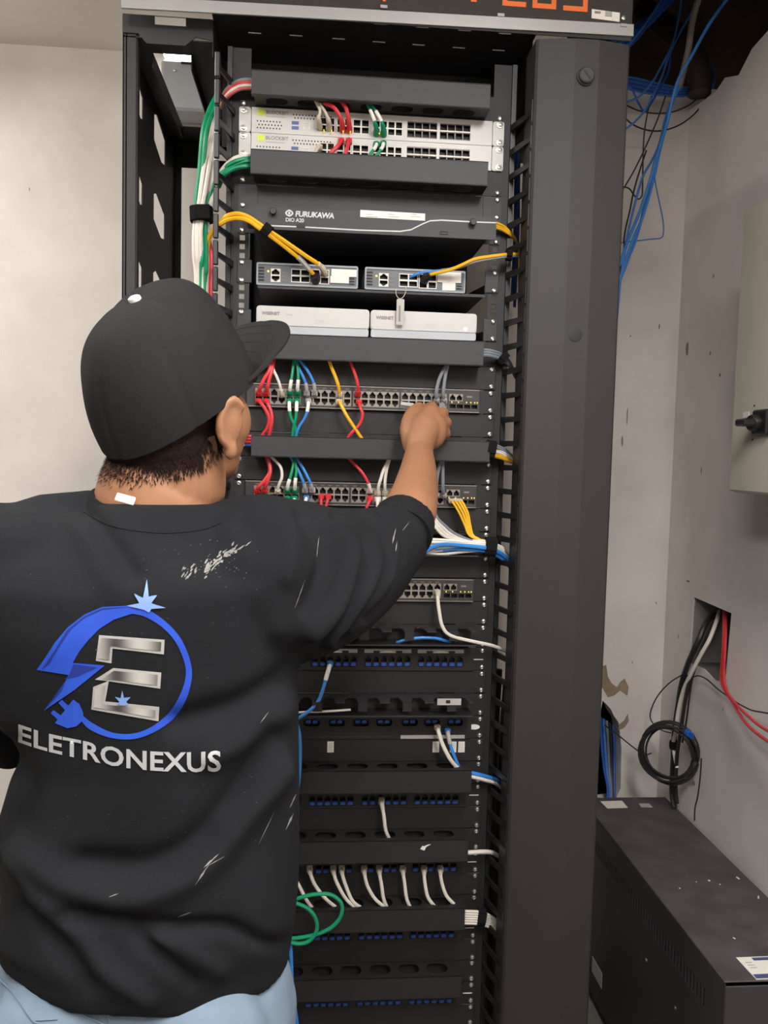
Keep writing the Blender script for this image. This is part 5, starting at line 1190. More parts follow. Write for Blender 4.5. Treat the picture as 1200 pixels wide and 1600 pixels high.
def silver():
    m_ = bpy.data.materials.new('logo_silver'); m_.use_nodes = True; nt = m_.node_tree; b = nt.nodes['Principled BSDF']
    tc = nt.nodes.new('ShaderNodeTexCoord'); wv = nt.nodes.new('ShaderNodeTexWave'); wv.inputs['Scale'].default_value = 7.0; wv.bands_direction = 'X'; wv.inputs['Distortion'].default_value = .6
    nt.links.new(tc.outputs['Object'], wv.inputs['Vector']); r = nt.nodes.new('ShaderNodeValToRGB')
    r.color_ramp.elements[0].color = (*lin((66, 63, 62)), 1); r.color_ramp.elements[1].color = (*lin((176, 173, 168)), 1)
    nt.links.new(wv.outputs['Fac'], r.inputs[0]); nt.links.new(r.outputs[0], b.inputs['Base Color']); b.inputs['Roughness'].default_value = .5
    MATS['logo_silver'] = m_
silver()

def ell(mb, c, rad, rot=None, nu=20, nv=12):
    c = Vector(c); vs_ = []; fs_ = []
    for i in range(1, nv):
        th = math.pi*i/nv
        for j in range(nu):
            ph = 2*math.pi*j/nu
            v = Vector((rad[0]*math.sin(th)*math.cos(ph), rad[1]*math.sin(th)*math.sin(ph), rad[2]*math.cos(th)))
            vs_.append(c+(rot @ v if rot else v))
    top = len(vs_); v = Vector((0, 0, rad[2])); vs_.append(c+(rot @ v if rot else v)); v = -v; vs_.append(c+(rot @ v if rot else v))
    for i in range(nv-2):
        for j in range(nu): fs_.append((i*nu+j, i*nu+(j+1) % nu, (i+1)*nu+(j+1) % nu, (i+1)*nu+j))
    for j in range(nu): fs_.append((top, (j+1) % nu, j)); fs_.append((top+1, (nv-2)*nu+j, (nv-2)*nu+(j+1) % nu))
    mb.add(vs_, fs_)
def limb(mb, pts, rads, n=16, flat=None, step=6):
    """tapered round-ended tube through the joints"""
    P = spline(pts, step) if len(pts) > 2 else [Vector(pts[0]).lerp(Vector(pts[1]), i/step) for i in range(step+1)]
    N = len(P); R = []
    for i in range(N):
        t = i/(N-1)*(len(rads)-1); a = min(int(t), len(rads)-2); R.append(rads[a]+(rads[a+1]-rads[a])*(t-a))
    d0 = (P[0]-P[1]).normalized(); d1 = (P[-1]-P[-2]).normalized(); pre = []; pr_ = []; post = []; po_ = []
    for a in (75, 50, 25):
        pre.append(P[0]+d0*R[0]*math.sin(math.radians(a))); pr_.append(R[0]*math.cos(math.radians(a)))
    for a in (25, 50, 75):
        post.append(P[-1]+d1*R[-1]*math.sin(math.radians(a))); po_.append(R[-1]*math.cos(math.radians(a)))
    mb.tube(pre+P+post, pr_+R+po_, n, flat=flat)
def loft(mb, rings, n=40, ex=2.4):
    """rings: (center, a, b, yaw) horizontal super-ellipses bottom to top"""
    vs_ = []; fs_ = []
    for rg_ in rings:
        c, a, b, yw = rg_[:4]; tl = rg_[4] if len(rg_) > 4 else 0; ex_ = rg_[5] if len(rg_) > 5 else ex
        c = Vector(c)
        for j in range(n):
            ph = 2*math.pi*j/n; cs, sn = math.cos(ph), math.sin(ph)
            x = a*math.copysign(abs(cs)**(2/ex_), cs); y = b*math.copysign(abs(sn)**(2/ex_), sn)
            vs_.append(c+Vector((x*math.cos(yw)-y*math.sin(yw), x*math.sin(yw)+y*math.cos(yw), tl*x/a)))
    for i in range(len(rings)-1):
        for j in range(n): fs_.append((i*n+j, i*n+(j+1) % n, (i+1)*n+(j+1) % n, (i+1)*n+j))
    fs_.append(tuple(range(n))[::-1]); fs_.append(tuple((len(rings)-1)*n+j for j in range(n)))
    mb.add(vs_, fs_)
def fuse(mb, name, voxel, smooth=4, fac=.5):
    me = bpy.data.meshes.new(name); me.from_pydata(mb.v, [], mb.f)
    bm = bmesh.new(); bm.from_mesh(me); bmesh.ops.recalc_face_normals(bm, faces=bm.faces); bm.to_mesh(me); bm.free()
    o = bpy.data.objects.new('tmp', me); COL.objects.link(o)
    r = o.modifiers.new('r', 'REMESH'); r.mode = 'VOXEL'; r.voxel_size = voxel; r.adaptivity = 0
    s = o.modifiers.new('s', 'SMOOTH'); s.factor = fac; s.iterations = smooth
    dg = bpy.context.evaluated_depsgraph_get(); out = bpy.data.meshes.new_from_object(o.evaluated_get(dg))
    bpy.data.objects.remove(o); bpy.data.meshes.remove(me); out.name = name
    out.shade_smooth()
    return out
def link(name, me, mats, parent, off):
    me.materials.clear()
    for q in mats: me.materials.append(M(q))
    me.transform(Matrix.Translation(-Vector(off)))
    o = bpy.data.objects.new(name, me); COL.objects.link(o); o.parent = parent; WORG[o.name] = Vector(off)
    return o
def coords(me):
    a = np.empty(len(me.vertices)*3, np.float32); me.vertices.foreach_get('co', a); return a.reshape(-1, 3).astype(np.float64)
def normals(me):
    a = np.empty(len(me.vertices)*3, np.float32); me.vertices.foreach_get('normal', a); return a.reshape(-1, 3).astype(np.float64)
def topx(P):
    D = P-np.array(CAM); z = D @ np.array(FW_); return np.stack([600+FPX*(D @ np.array(RT))/z, 800-FPX*(D @ np.array(UP))/z], 1)
def pdist(Q, line):
    best = np.full(len(Q), 1e9)
    for (ax, ay), (bx, by) in zip(line[:-1], line[1:]):
        d = np.array([bx-ax, by-ay]); L2 = (d*d).sum(); w_ = Q-np.array([ax, ay]); t = np.clip((w_ @ d)/L2, 0, 1)
        best = np.minimum(best, np.hypot(*(w_-t[:, None]*d).T))
    return best
def dense(line, n=6): return [(p.x, p.y) for p in spline([Vector((x, y, 0)) for x, y in line], n)]

PB = Vector((-.285, -.60, 0))
PERSON = thing('person', PB, 'person in black long-sleeved shirt, jeans and dark cap working at the rack', 'person')
HY, HP, HS = math.radians(31), math.radians(12), 1.0
HC = at(268, 618, -.585)
HR = Matrix.Rotation(-HY, 4, 'Z') @ Matrix.Rotation(HP, 4, 'X')
def hd(x, y, z): return HC + (HR @ Vector((x, y, z)))*HS
HR3 = HR.to_3x3()
sh_r = at(412, 890, -.60); el_r = at(610, 856, -.388); wr_r = at(655, 708, -.135)
sh_l = at(70, 890, -.615); el_l = at(62, 1112, -.50); wr_l = at(120, 1120, -.28)
nb = at(243, 800, -.60)
b = MB()
# head
ell(b, hd(0, -.006, .02), [v*HS for v in (.073, .091, .088)], HR3, 28, 18)
ell(b, hd(0, .040, -.035), [v*HS for v in (.060, .053, .076)], HR3)
ell(b, hd(0, .038, -.080), [v*HS for v in (.046, .050, .034)], HR3)
ell(b, hd(0, .070, -.097), [v*HS for v in (.026, .020, .018)], HR3)
for s in (-1, 1):
    ell(b, hd(s*.038, .048, -.036), [v*HS for v in (.025, .032, .036)], HR3)
    ell(b, hd(s*.032, .082, .002), [v*HS for v in (.018, .012, .011)], HR3)
    ell(b, hd(s*.012, .106, -.040), [v*HS for v in (.009, .010, .008)], HR3)
    # ear: tilted shell with a raised helix and lobe
    er = HR3 @ Matrix.Rotation(s*math.radians(-24), 3, 'Z') @ Matrix.Rotation(math.radians(-12), 3, 'X')
    ec = hd(s*.081, -.006, -.030)
    ell(b, ec, [v*HS for v in (.0085, .0165, .0265)], er, 16, 12)
    hx = [ec+er @ Vector((s*.0055, -.0150*math.cos(math.radians(a)), .0255*math.sin(math.radians(a))))*HS for a in range(-70, 151, 17)]
    limb(b, hx, [.0048*HS, .0054*HS, .0054*HS, .0045*HS], 10, step=3)
    ell(b, ec+er @ Vector((s*.003, .002, -.030))*HS, [v*HS for v in (.0065, .009, .011)], er, 12, 8)
limb(b, [hd(0, .096, .008), hd(0, .108, -.012), hd(0, .120, -.036)], [.008, .010, .013], 12)
ell(b, hd(0, .082, .020), [v*HS for v in (.052, .016, .014)], HR3)
for dz in (-.066, -.075): ell(b, hd(0, .096, dz), [v*HS for v in (.024, .010, .006)], HR3)
# neck, trapezius and trunk
limb(b, [hd(0, -.020, -.055), hd(.0, -.022, -.10), nb+Vector((.002, .012, .02)), nb+Vector((-.004, .01, -.06))], [.062, .063, .069, .075], 20)
for s_ in (sh_l, sh_r): limb(b, [nb+Vector((0, .005, -.02)), s_.lerp(nb, .45)+Vector((0, .005, -.015)), s_], [.046, .042, .045], 14)
loft(b, [((-.285, -.60, .86), .13, .088, 0), ((-.285, -.60, .95), .120, .085, 0), ((-.285, -.60, 1.08), .115, .08, 0), ((-.285, -.60, 1.22), .125, .085, .06), ((-.29, -.60, 1.29), .13, .08, .06), ((-.29, -.60, 1.335), .09, .065, .06)])
# legs
for s in (-1, 1):
    limb(b, [(-.285+s*.075, -.60, .80), (-.285+s*.09, -.595, .50), (-.285+s*.095, -.62, .09)], [.070, .055, .042], 14)
# left arm, folded forward in front of the body
limb(b, [sh_l, el_l], [.048, .034], 14); limb(b, [el_l, wr_l], [.034, .024], 14); ell(b, wr_l+Vector((.03, .03, .0)), (.045, .03, .022))
# right arm
limb(b, [sh_r, sh_r.lerp(el_r, .5), el_r], [.058, .048, .034], 16)
f1 = at(640, 800, -.325); f2 = at(652, 748, -.215)
limb(b, [el_r, f1, f2, wr_r], [.034, .0405, .033, .0245], 18)
# right hand: back of the hand to the viewer, pinching a plug
def hpt(x, y, Y): return at(x, y, Y)
palm = [wr_r, hpt(656, 690, -.118), hpt(664, 668, -.100), hpt(672, 650, -.086)]
limb(b, palm, [.0235, .0275, .0290, .020], 18)
ell(b, hpt(676, 672, -.096), (.026, .022, .034))
ell(b, hpt(684, 668, -.086), (.018, .020, .028))
ell(b, hpt(645, 682, -.108), (.016, .018, .024))
fing = [([hpt(671, 645, -.088), hpt(676, 636.5, -.070), hpt(670, 636, -.046), hpt(657, 640, -.034)], [.0105, .0098, .0088, .0075]),
        ([hpt(685, 650, -.088), hpt(693, 645, -.070), hpt(688, 648, -.048), hpt(672, 652, -.038)], [.0105, .0100, .0090, .0078]),
        ([hpt(690, 663, -.088), hpt(698.5, 660, -.072), hpt(694, 664, -.050), hpt(677, 667, -.042)], [.0102, .0096, .0088, .0075]),
        ([hpt(690, 678, -.092), hpt(697.5, 677, -.078), hpt(693, 681, -.058), hpt(678, 683, -.050)], [.0094, .0088, .0080, .0068])]
for P_, R_ in fing: limb(b, P_, R_, 12, step=5)
limb(b, [hpt(642, 696, -.116), hpt(636, 670, -.104), hpt(641, 649, -.086), hpt(653, 636.5, -.066), hpt(658, 636, -.056)], [.0150, .0130, .0112, .0092, .0080], 12, step=5)
for kx, ky in ((676, 638), (692, 646), (698, 661), (697, 678)): ell(b, hpt(kx, ky, -.074), (.0095, .0095, .0095), None, 10, 8)
me = fuse(b, 'body', .0033, 3)
BODY = link('body', me, ['skin'], PERSON, PB)
# thumbnail
nail = hpt(656, 637, -.065)
# eyes
for s in (-1, 1):
    o = MB(); ell(o, hd(s*.032, .088, .002), [v*HS for v in (.011, .009, .007)], HR3, 12, 8); o.build('eye', 'eye_white', PERSON)
    o = MB(); ell(o, hd(s*.032, .0955, .002), [v*HS for v in (.005, .003, .005)], HR3, 10, 6); o.build('iris', 'eye_dark', PERSON)
# plug held between thumb and finger
t = thing('held_plug', hpt(640, 636, -.05), 'pale translucent cable plug pinched between thumb and finger', 'plug')
a_, c_ = hpt(664, 638, -.045), hpt(626, 632.5, -.040); d_ = (c_-a_).normalized()
MB().tube([a_, a_.lerp(c_, .45), a_.lerp(c_, .5), c_], [.0036, .0046, .0062, .0058], 4).build('plug_body', 'boot_clear', t)
MB().tube(spline([a_, a_+Vector((.02, .008, -.004)), a_+Vector((.03, .014, .004)), hpt(692, 630, -.026)]), .0026, 7).build('cord', 'c_grey', t)

# ---- jeans
b = MB()
loft(b, [((-.285, -.60, .70), .160, .115, 0), ((-.285, -.60, .80), .164, .116, 0), ((-.285, -.60, .87), .156, .110, 0), ((-.285, -.60, .92), .146, .100, 0), ((-.285, -.60, .95), .135, .092, 0)], ex=2.1)
for s in (-1, 1):
    limb(b, [(-.285+s*.085, -.60, .80), (-.285+s*.09, -.595, .48), (-.285+s*.097, -.615, .10)], [.098, .078, .066], 20)
for s in (-1, 1): ell(b, (-.285+s*.072, -.675, .80), (.082, .062, .095))
me = fuse(b, 'jeans', .007, 4)
JEANS = link('jeans', me, ['denim'], PERSON, PB)
jb = BVHTree.FromPolygons([v.co+PB for v in me.vertices], [p.vertices[:] for p in me.polygons])
def shrink(pts, bvh, lift=.0015):
    out = []
    for x, y in pts:
        d = FW_ + RT*((x-600)/FPX) + UP*((800-y)/FPX); h = bvh.ray_cast(CAM, d.normalized(), 5)
        if h[0] is not None: out.append(h[0]+h[1]*lift)
    return out
for ln, nm_ in (([(2, 1530), (25, 1556), (50, 1592), (62, 1600)], 'pocket_edge'), ([(55, 1594), (75, 1593), (90, 1592)], 'pocket_edge'), ([(166, 1572), (170, 1588), (172, 1600)], 'seam'), ([(20, 1500), (60, 1545), (120, 1580), (165, 1600)], 'waistband_edge')):
    P_ = shrink(dense(ln), jb)
    if len(P_) > 2: MB().tube(P_, .0009, 5).build(nm_, 'denim_thread', JEANS)
for s in (-1, 1):
    b = MB(); ell(b, (-.285+s*.10, -.55, .048), (.048, .135, .052)); ell(b, (-.285+s*.10, -.50, .035), (.052, .10, .04)); b.box(-.285+s*.10-.05, -.285+s*.10+.05, -.68, -.42, 0, .022, b=.01)
    sm = fuse(b, 'shoe', .007, 4); link('shoe', sm, ['shoe'], PERSON, PB)

# ---- shirt
b = MB()
def sil(pxl, pxr, py, Y=-.60):
    l = at(pxl, py, Y); r = at(pxr, py, Y); return ((l.x+r.x)/2, (r.x-l.x)/2, (l.z+r.z)/2)
rg = []
for pxl, pxr, py, bb, yc, yw in ((8, 450, 1484, .122, -.600, 0), (4, 457, 1450, .128, -.600, 0), (6, 463, 1418, .130, -.600, 0), (14, 467, 1375, .126, -.600, 0), (4, 468, 1320, .124, -.600, 0), (4, 468, 1270, .118, -.600, 0), (20, 468, 1220, .114, -.600, .02), (36, 467, 1165, .114, -.600, .03), (8, 467, 1100, .120, -.600, .04), (-30, 464, 1030, .128, -.600, .05), (-58, 470, 960, .130, -.602, .06), (-66, 470, 900, .126, -.604, .07), (-40, 440, 872, .114, -.604, .08), (40, 390, 832, .096, -.600, .08), (105, 362, 806, .084, -.598, .06), (140, 345, 784, .074, -.596, .05)):
    cx, a, z = sil(pxl, pxr, py); rg.append(((cx, yc, z), a, bb, yw, -.020 if py > 1480 else (-.014 if py > 1440 else 0), 2.0 if py > 1440 else 2.35))
loft(b, rg, 56, 2.35)
# shoulders and sleeves
ell(b, at(60, 868, -.615), (.105, .085, .060)); ell(b, at(-8, 905, -.62), (.070, .075, .085)); ell(b, at(392, 897, -.60), (.100, .080, .062))
limb(b, [at(150, 834, -.60), at(70, 842, -.61)], [.050, .050], 16); limb(b, [at(325, 868, -.60), at(420, 886, -.59)], [.047, .056], 16)
limb(b, [at(0, 900, -.62), at(-10, 1010, -.58), at(30, 1120, -.50)], [.082, .076, .066], 18)
limb(b, [at(30, 1120, -.50), at(70, 1120, -.40), at(115, 1115, -.30)], [.062, .050, .042], 16)
limb(b, [at(398, 906, -.60), at(462, 908, -.54), at(520, 896, -.475), at(572, 872, -.42), at(604, 852, -.39)], [.100, .100, .088, .072, .058], 24)
limb(b, [at(572, 872, -.42), at(606, 848, -.38), at(626, 828, -.355)], [.060, .050, .0445], 20)
me = fuse(b, 'shirt', .0058, 6)
for _ in range(1):
    P0_ = coords(me); N0 = normals(me); Q = topx(P0_); face = np.clip(-(N0 @ np.array(FW_))*2.0, 0, 1)
    D = np.zeros(len(P0_))
    rid = [ # polyline, amplitude (m), width (px)
     ([(42, 1337), (104, 1379), (187, 1404), (271, 1382), (333, 1337), (396, 1262), (437, 1208)], .008, 24),
     ([(125, 1352), (229, 1352), (312, 1310), (375, 1240), (420, 1150)], -.008, 24),
     ([(62, 1400), (125, 1458), (167, 1517), (229, 1560)], .006, 16), ([(40, 1420), (95, 1480), (140, 1540)], -.005, 14),
     ([(104, 1428), (250, 1446), (354, 1450), (417, 1475), (460, 1470)], -.007, 12), ([(208, 1454), (258, 1500), (300, 1535)], -.005, 12), ([(250, 1462), (310, 1495), (345, 1520)], .004, 14),
     ([(136, 800), (172, 844), (208, 896)], -.005, 15), ([(110, 810), (140, 850), (170, 910)], .003, 18),
     ([(476, 1040), (380, 1100), (280, 1130)], -.008, 20), ([(470, 1090), (400, 1150), (330, 1180)], .006, 22),
     ([(440, 1180), (400, 1240), (350, 1290)], .004, 20),
     ([(505, 812), (545, 838), (556, 875), (535, 935), (487, 990)], .007, 11), ([(520, 812), (562, 838), (570, 878), (548, 940), (500, 998)], -.007, 9),
     ([(538, 808), (578, 838), (586, 878), (562, 940), (515, 1004)], .008, 10), ([(556, 800), (594, 836), (600, 880), (576, 935), (530, 1000)], -.008, 8),
     ([(572, 798), (608, 834), (612, 875), (592, 928), (545, 985)], .007, 9), ([(590, 795), (622, 835), (626, 868), (610, 915), (570, 965)], -.006, 7),
     ([(470, 810), (500, 850), (505, 890), (480, 950)], -.005, 13), ([(440, 806), (455, 850), (450, 900)], .004, 16),
     ([(440, 990), (520, 960), (600, 900)], .003, 20),
     ([(20, 1160), (45, 1230), (30, 1290)], -.006, 18), ([(8, 1330), (30, 1352), (50, 1380)], .005, 12), ([(380, 820), (400, 850), (396, 900)], -.003, 16),
    ]
    for line, amp, wd in rid:
        D += 1.7*amp*np.exp(-(pdist(Q, dense(line))/wd)**2)
    rn = np.random.RandomState(3)
    for i in range(9):
        kx, ky, kz = rn.normal(0, 26, 3); D += .0008*np.sin(P0_ @ np.array([kx, ky, kz])+rn.rand()*6)
    # hem stitching and cuff edge
    P1 = P0_+N0*(D*np.where(D != 0, face, 0))[:, None]
    me.vertices.foreach_set('co', P1.astype(np.float32).ravel()); me.update()
SHIRT = link('shirt', me, ['shirt'], PERSON, PB)
sb = BVHTree.FromPolygons([v.co+PB for v in me.vertices], [p.vertices[:] for p in me.polygons])
# collar band
cr = []
cc_ = at(243, 783, -.60)
for i in range(40):
    a = 2*math.pi*i/40
    x, y = .0665*math.cos(a), .066*math.sin(a)
    z = -.010-.016*math.cos(a)*.8 + .010*math.sin(a)*(-1)*-1
    cr.append(cc_+Vector((x, y, z)))
mb = MB(); n_ = 40; vs_ = []
for i, p in enumerate(cr):
    dr = Vector((p.x-cc_.x, p.y-cc_.y, 0)).normalized()
    for (o_, h_) in ((.0, .008), (.003, .009), (.0075, .000), (.012, -.012), (.008, -.013), (.0, -.004)): vs_.append(p+dr*o_+Vector((0, 0, h_)))
k_ = 6
mb.add(vs_, [(i*k_+j, i*k_+(j+1) % k_, ((i+1) % n_)*k_+(j+1) % k_, ((i+1) % n_)*k_+j) for i in range(n_) for j in range(k_)])
mb.build('collar', 'shirt_rib', SHIRT, smooth=1.2)
p = at(196, 779, -.664); MB().box(-.010, .010, -.001, .001, -.005, .004, b=.0008, mtx=Matrix.Translation(p) @ Matrix.Rotation(.25, 4, 'Y') @ Matrix.Rotation(-.35, 4, 'X')).build('collar_tag', 'label_white', SHIRT)
cs_ = shrink(dense([(130, 800), (170, 820), (215, 830), (265, 833), (315, 828), (345, 818)]), sb, .0004)
MB().tube(cs_, .0006, 5).build('collar_seam', 'shirt_rib', SHIRT)
# cuff band
cdir = (wr_r-el_r).normalized(); cpt = at(628, 826, -.352)
mb = MB(); mb.tube([cpt-cdir*.020, cpt-cdir*.012, cpt+cdir*.018, cpt+cdir*.024], [.0455, .0470, .0462, .0440], 28); mb.build('cuff', 'shirt_rib', SHIRT)

# ---- print on the back of the shirt (thin ink film lying on the cloth)
def decal(polys, name, m_, lift=.0009, maxe=7, tri=None):
    """polys: list of pixel outlines measured on the photograph; laid onto the shirt surface"""
    mb = MB()
    for poly in polys:
        bm = bmesh.new()
        if tri is None:
            vs2 = [bm.verts.new((x, y, 0)) for x, y in poly]; f = bm.faces.new(vs2); f.normal_update(); bmesh.ops.triangulate(bm, faces=[f])
        else:
            V2, F2 = poly; vv = [bm.verts.new((x, y, 0)) for x, y in V2]
            for f in F2:
                try: bm.faces.new([vv[i] for i in f])
                except ValueError: pass
            bmesh.ops.triangulate(bm, faces=bm.faces[:])
        for _ in range(6):
            es = [e for e in bm.edges if e.calc_length() > maxe]
            if not es: break
            bmesh.ops.subdivide_edges(bm, edges=es, cuts=1); bmesh.ops.triangulate(bm, faces=bm.faces[:])
        bm.verts.ensure_lookup_table(); pts = []; ok = True
        for v in bm.verts:
            d = FW_ + RT*((v.co.x-600)/FPX) + UP*((800-v.co.y)/FPX); h = sb.ray_cast(CAM, d.normalized(), 3)
            if h[0] is None: ok = False; break
            pts.append(h[0]+h[1]*lift)
        if ok: mb.add(pts, [[v.index for v in f.verts] for f in bm.faces])
        bm.free()
    o = mb.build(name, m_, SHIRT, smooth=0)
    o.data.shade_smooth(); return o
def z5(L): return [(x/2.5, 740+y/2.5) for x, y in L]
ringo = [(500, 515), (575, 530), (650, 580), (710, 650), (745, 740), (747, 810), (722, 890), (672, 960), (600, 1010), (520, 1036), (430, 1030), (350, 997), (312, 955)]
ringi = [(326, 945), (366, 975), (440, 1010), (520, 1014), (588, 990), (648, 943), (694, 880), (722, 808), (722, 745), (690, 665), (640, 605), (570, 560), (510, 545)]
ro = dense(ringo, 4); ri = dense(ringi, 4)[::-1]
quads = [[ro[i], ro[i+1], ri[i+1], ri[i]] for i in range(len(ro)-1)]
decal([z5(q) for q in quads], 'logo_ring', 'logo_blue')
bolt = [(510, 515), (400, 520), (330, 550), (265, 600), (215, 660), (180, 715), (145, 765), (268, 785), (240, 845), (172, 925), (290, 845), (410, 748), (285, 738), (310, 695), (345, 650), (390, 605), (445, 570), (515, 547)]
decal([z5(bolt)], 'logo_bolt', 'logo_blue', lift=.0011)
decal([z5([(500, 520), (400, 530), (330, 562), (280, 605), (235, 670), (195, 740), (165, 762), (215, 690), (262, 612), (330, 556), (400, 524)]), z5([(290, 742), (270, 786), (255, 800), (300, 790), (380, 755)]), z5([(180, 915), (262, 800), (240, 848)])], 'logo_bolt_shade', 'logo_blue_dark', lift=.0016)
decal([z5([(288, 880), (312, 898), (328, 935), (322, 965), (300, 985), (265, 992), (216, 972)]), z5([(230, 893), (244, 881), (275, 910), (260, 926)]), z5([(200, 933), (212, 921), (245, 946), (231, 961)])], 'logo_plug', 'logo_blue', lift=.0013)
decal([z5([(388, 630), (643, 648), (640, 705), (440, 682), (436, 740), (375, 730)]), z5([(372, 803), (443, 758), (630, 776), (626, 839), (440, 812)]), z5([(365, 832), (426, 808), (412, 888), (622, 910), (618, 966), (358, 920)])], 'logo_initial_rim', 'logo_rim', lift=.0010)
decal([z5([(396, 640), (630, 656), (628, 692), (432, 672), (428, 727), (386, 720)]), z5([(400, 800), (446, 768), (616, 784), (614, 826), (446, 804)]), z5([(374, 838), (414, 824), (402, 898), (608, 922), (606, 952), (368, 910)])], 'logo_initial', 'logo_silver', lift=.0016)
decal([z5([(575, 415), (582, 480), (614, 475), (592, 505), (648, 523), (592, 527), (583, 541), (562, 530), (495, 515), (545, 505), (525, 470), (560, 485)])], 'logo_star', 'logo_ice', lift=.0022)
decal([z5([(479, 843), (486, 872), (512, 870), (495, 888), (506, 900), (482, 903), (458, 898), (468, 888), (450, 868), (473, 874)])], 'logo_star', 'logo_ice', lift=.0022)
# lettering on a curved base line
tm = text_mesh('ELETRONEXUS', 1.0, 'logo_text', ext=0, bold=.022, spacing=1.03)
V2 = [(v.co.x, v.co.y) for v in tm.vertices]; xs_ = [v[0] for v in V2]; ys_ = [v[1] for v in V2]; x0_, x1_ = min(xs_), max(xs_); hh = max(ys_)
base = [(75, 1044), (155, 1072), (222, 1090), (300, 1106), (350, 1117), (400, 1128), (470, 1143), (550, 1152), (620, 1158), (700, 1161), (790, 1161), (862, 1157)]
bx = [q[0] for q in base]; by = [q[1] for q in base]
mp = []
for x, y in V2:
    X = 75+(862-75)*(x-x0_)/(x1_-x0_); cap = 69+7*(X-75)/787; mp.append((X/2.5, 740+(float(np.interp(X, bx, by))-y/hh*cap)/2.5))
decal([(mp, [tuple(p_.vertices) for p_ in tm.polygons])], 'lettering', 'logo_text', lift=.0012, tri=True, maxe=5)
# chalky dust scuffs
rn = random.Random(5); du = []
def streak(x0, y0, x1, y1, wd, n_=5):
    L = math.hypot(x1-x0, y1-y0); ux, uy = (x1-x0)/L, (y1-y0)/L; top_ = []; bot = []
    for i in range(n_+1):
        t_ = i/n_; w_ = wd*math.sin(math.pi*min(.97, max(.06, t_)))*(.5+rn.random()); x = x0+(x1-x0)*t_; y = y0+(y1-y0)*t_
        top_.append((x-uy*w_, y+ux*w_)); bot.append((x+uy*w_, y-ux*w_))
    du.append(top_+bot[::-1])
for i in range(46):
    t_ = rn.random(); x = 318+t_*50; y = 892-t_*34+rn.gauss(0, 5); a = rn.uniform(-1.1, -.5); L = rn.uniform(4, 12); streak(x, y, x+L*math.cos(a), y+L*math.sin(a), rn.uniform(.5, 1.9))
for i in range(26):
    t_ = rn.random(); x = 282+t_*24; y = 902-t_*8+rn.gauss(0, 4.5); L = rn.uniform(3, 8); streak(x, y, x+L*.5, y-L, rn.uniform(.4, 1.0))
for i in range(40):
    x = rn.gauss(345, 34); y = rn.gauss(882, 16); streak(x, y, x+rn.uniform(1, 3), y-rn.uniform(0, 2), .4, 3)
for i in range(7):
    x = 360+rn.random()*26; streak(x, 866-(x-360)*.6+rn.gauss(0, 2), x+9, 860-(x-360)*.6, .5)
for x0, y0, x1, y1, w_ in ((305, 1382, 330, 1345, 1.0), (318, 1356, 342, 1334, 1.1), (326, 1352, 350, 1338, .7), (404, 1318, 428, 1268, .5), (446, 1296, 458, 1270, 1.4), (452, 1262, 462, 1240, .9), (170, 1402, 186, 1396, .8), (278, 1432, 300, 1424, .6), (460, 950, 476, 905, .7), (494, 870, 498, 838, .6), (613, 850, 618, 826, .8), (618, 862, 620, 846, .9), (628, 830, 640, 815, .5), (406, 1130, 420, 1112, .7)):
    streak(x0, y0, x1, y1, w_)
for i in range(60):
    x = rn.uniform(30, 460); y = rn.uniform(830, 1450); streak(x, y, x+rn.uniform(1, 2.2), y+rn.uniform(-1, 1), .35, 3)
decal(du, 'dust_scuffs', 'dust', lift=.0007, maxe=6)['kind'] = 'stuff'

# ---- hair: cropped shell with short strands below the cap
b = MB()
ell(b, hd(0, -.008, .004), [v*HS for v in (.0745, .0890, .078)], HR3, 28, 18)
ell(b, hd(0, -.036, -.044), [v*HS for v in (.063, .053, .045)], HR3, 20, 12)
hm = fuse(b, 'hair', .005, 3)
HAIR = link('hair', hm, ['hair'], PERSON, PB)
hb = BVHTree.FromPolygons([v.co+PB for v in hm.vertices], [p.vertices[:] for p in hm.polygons])
bodyb = BVHTree.FromPolygons([v.co+PB for v in BODY.data.vertices], [p.vertices[:] for p in BODY.data.polygons])
mb = MB(); rn = random.Random(9)
for i in range(34000):
    az = rn.uniform(-2.0, 2.0); el = rn.uniform(-1.15, .15)
    # direction from the head centre, behind and at the sides, above the fading nape line
    d = Vector((math.sin(az)*math.cos(el), -math.cos(az)*math.cos(el), math.sin(el)))
    low = -.086+.016*(abs(az)/2.0)**2+.026*rn.random()**1.2
    h = bodyb.ray_cast(hd(0, -.01, -.03)+(HR3 @ d)*.25, -(HR3 @ d), .3)
    if h[0] is None: continue
    q = (HR3.transposed() @ (h[0]-HC))/HS
    if q.z < low or q.length > .16 or q.z < -.13 or abs(q.x) > rn.gauss(.059, .004) and q.y > -.034: continue
    nrm = h[1]; dn = (HR3 @ Vector((rn.gauss(0, .35), -.15, -1))); dn = (dn-nrm*dn.dot(nrm)).normalized()
    L = rn.uniform(.0025, .0045)+.004*max(0, min(1, (q.z+.10)/.05)); s_ = dn.cross(nrm)*.0005; a_ = h[0]+nrm*.0003
    e_ = a_+dn*L+nrm*rn.uniform(.001, .004)
    mb.add([a_-s_, a_+s_, e_], [(0, 1, 2)])
st_ = mb.build('hair_strands', 'hair', HAIR, smooth=0); st_['kind'] = 'stuff'

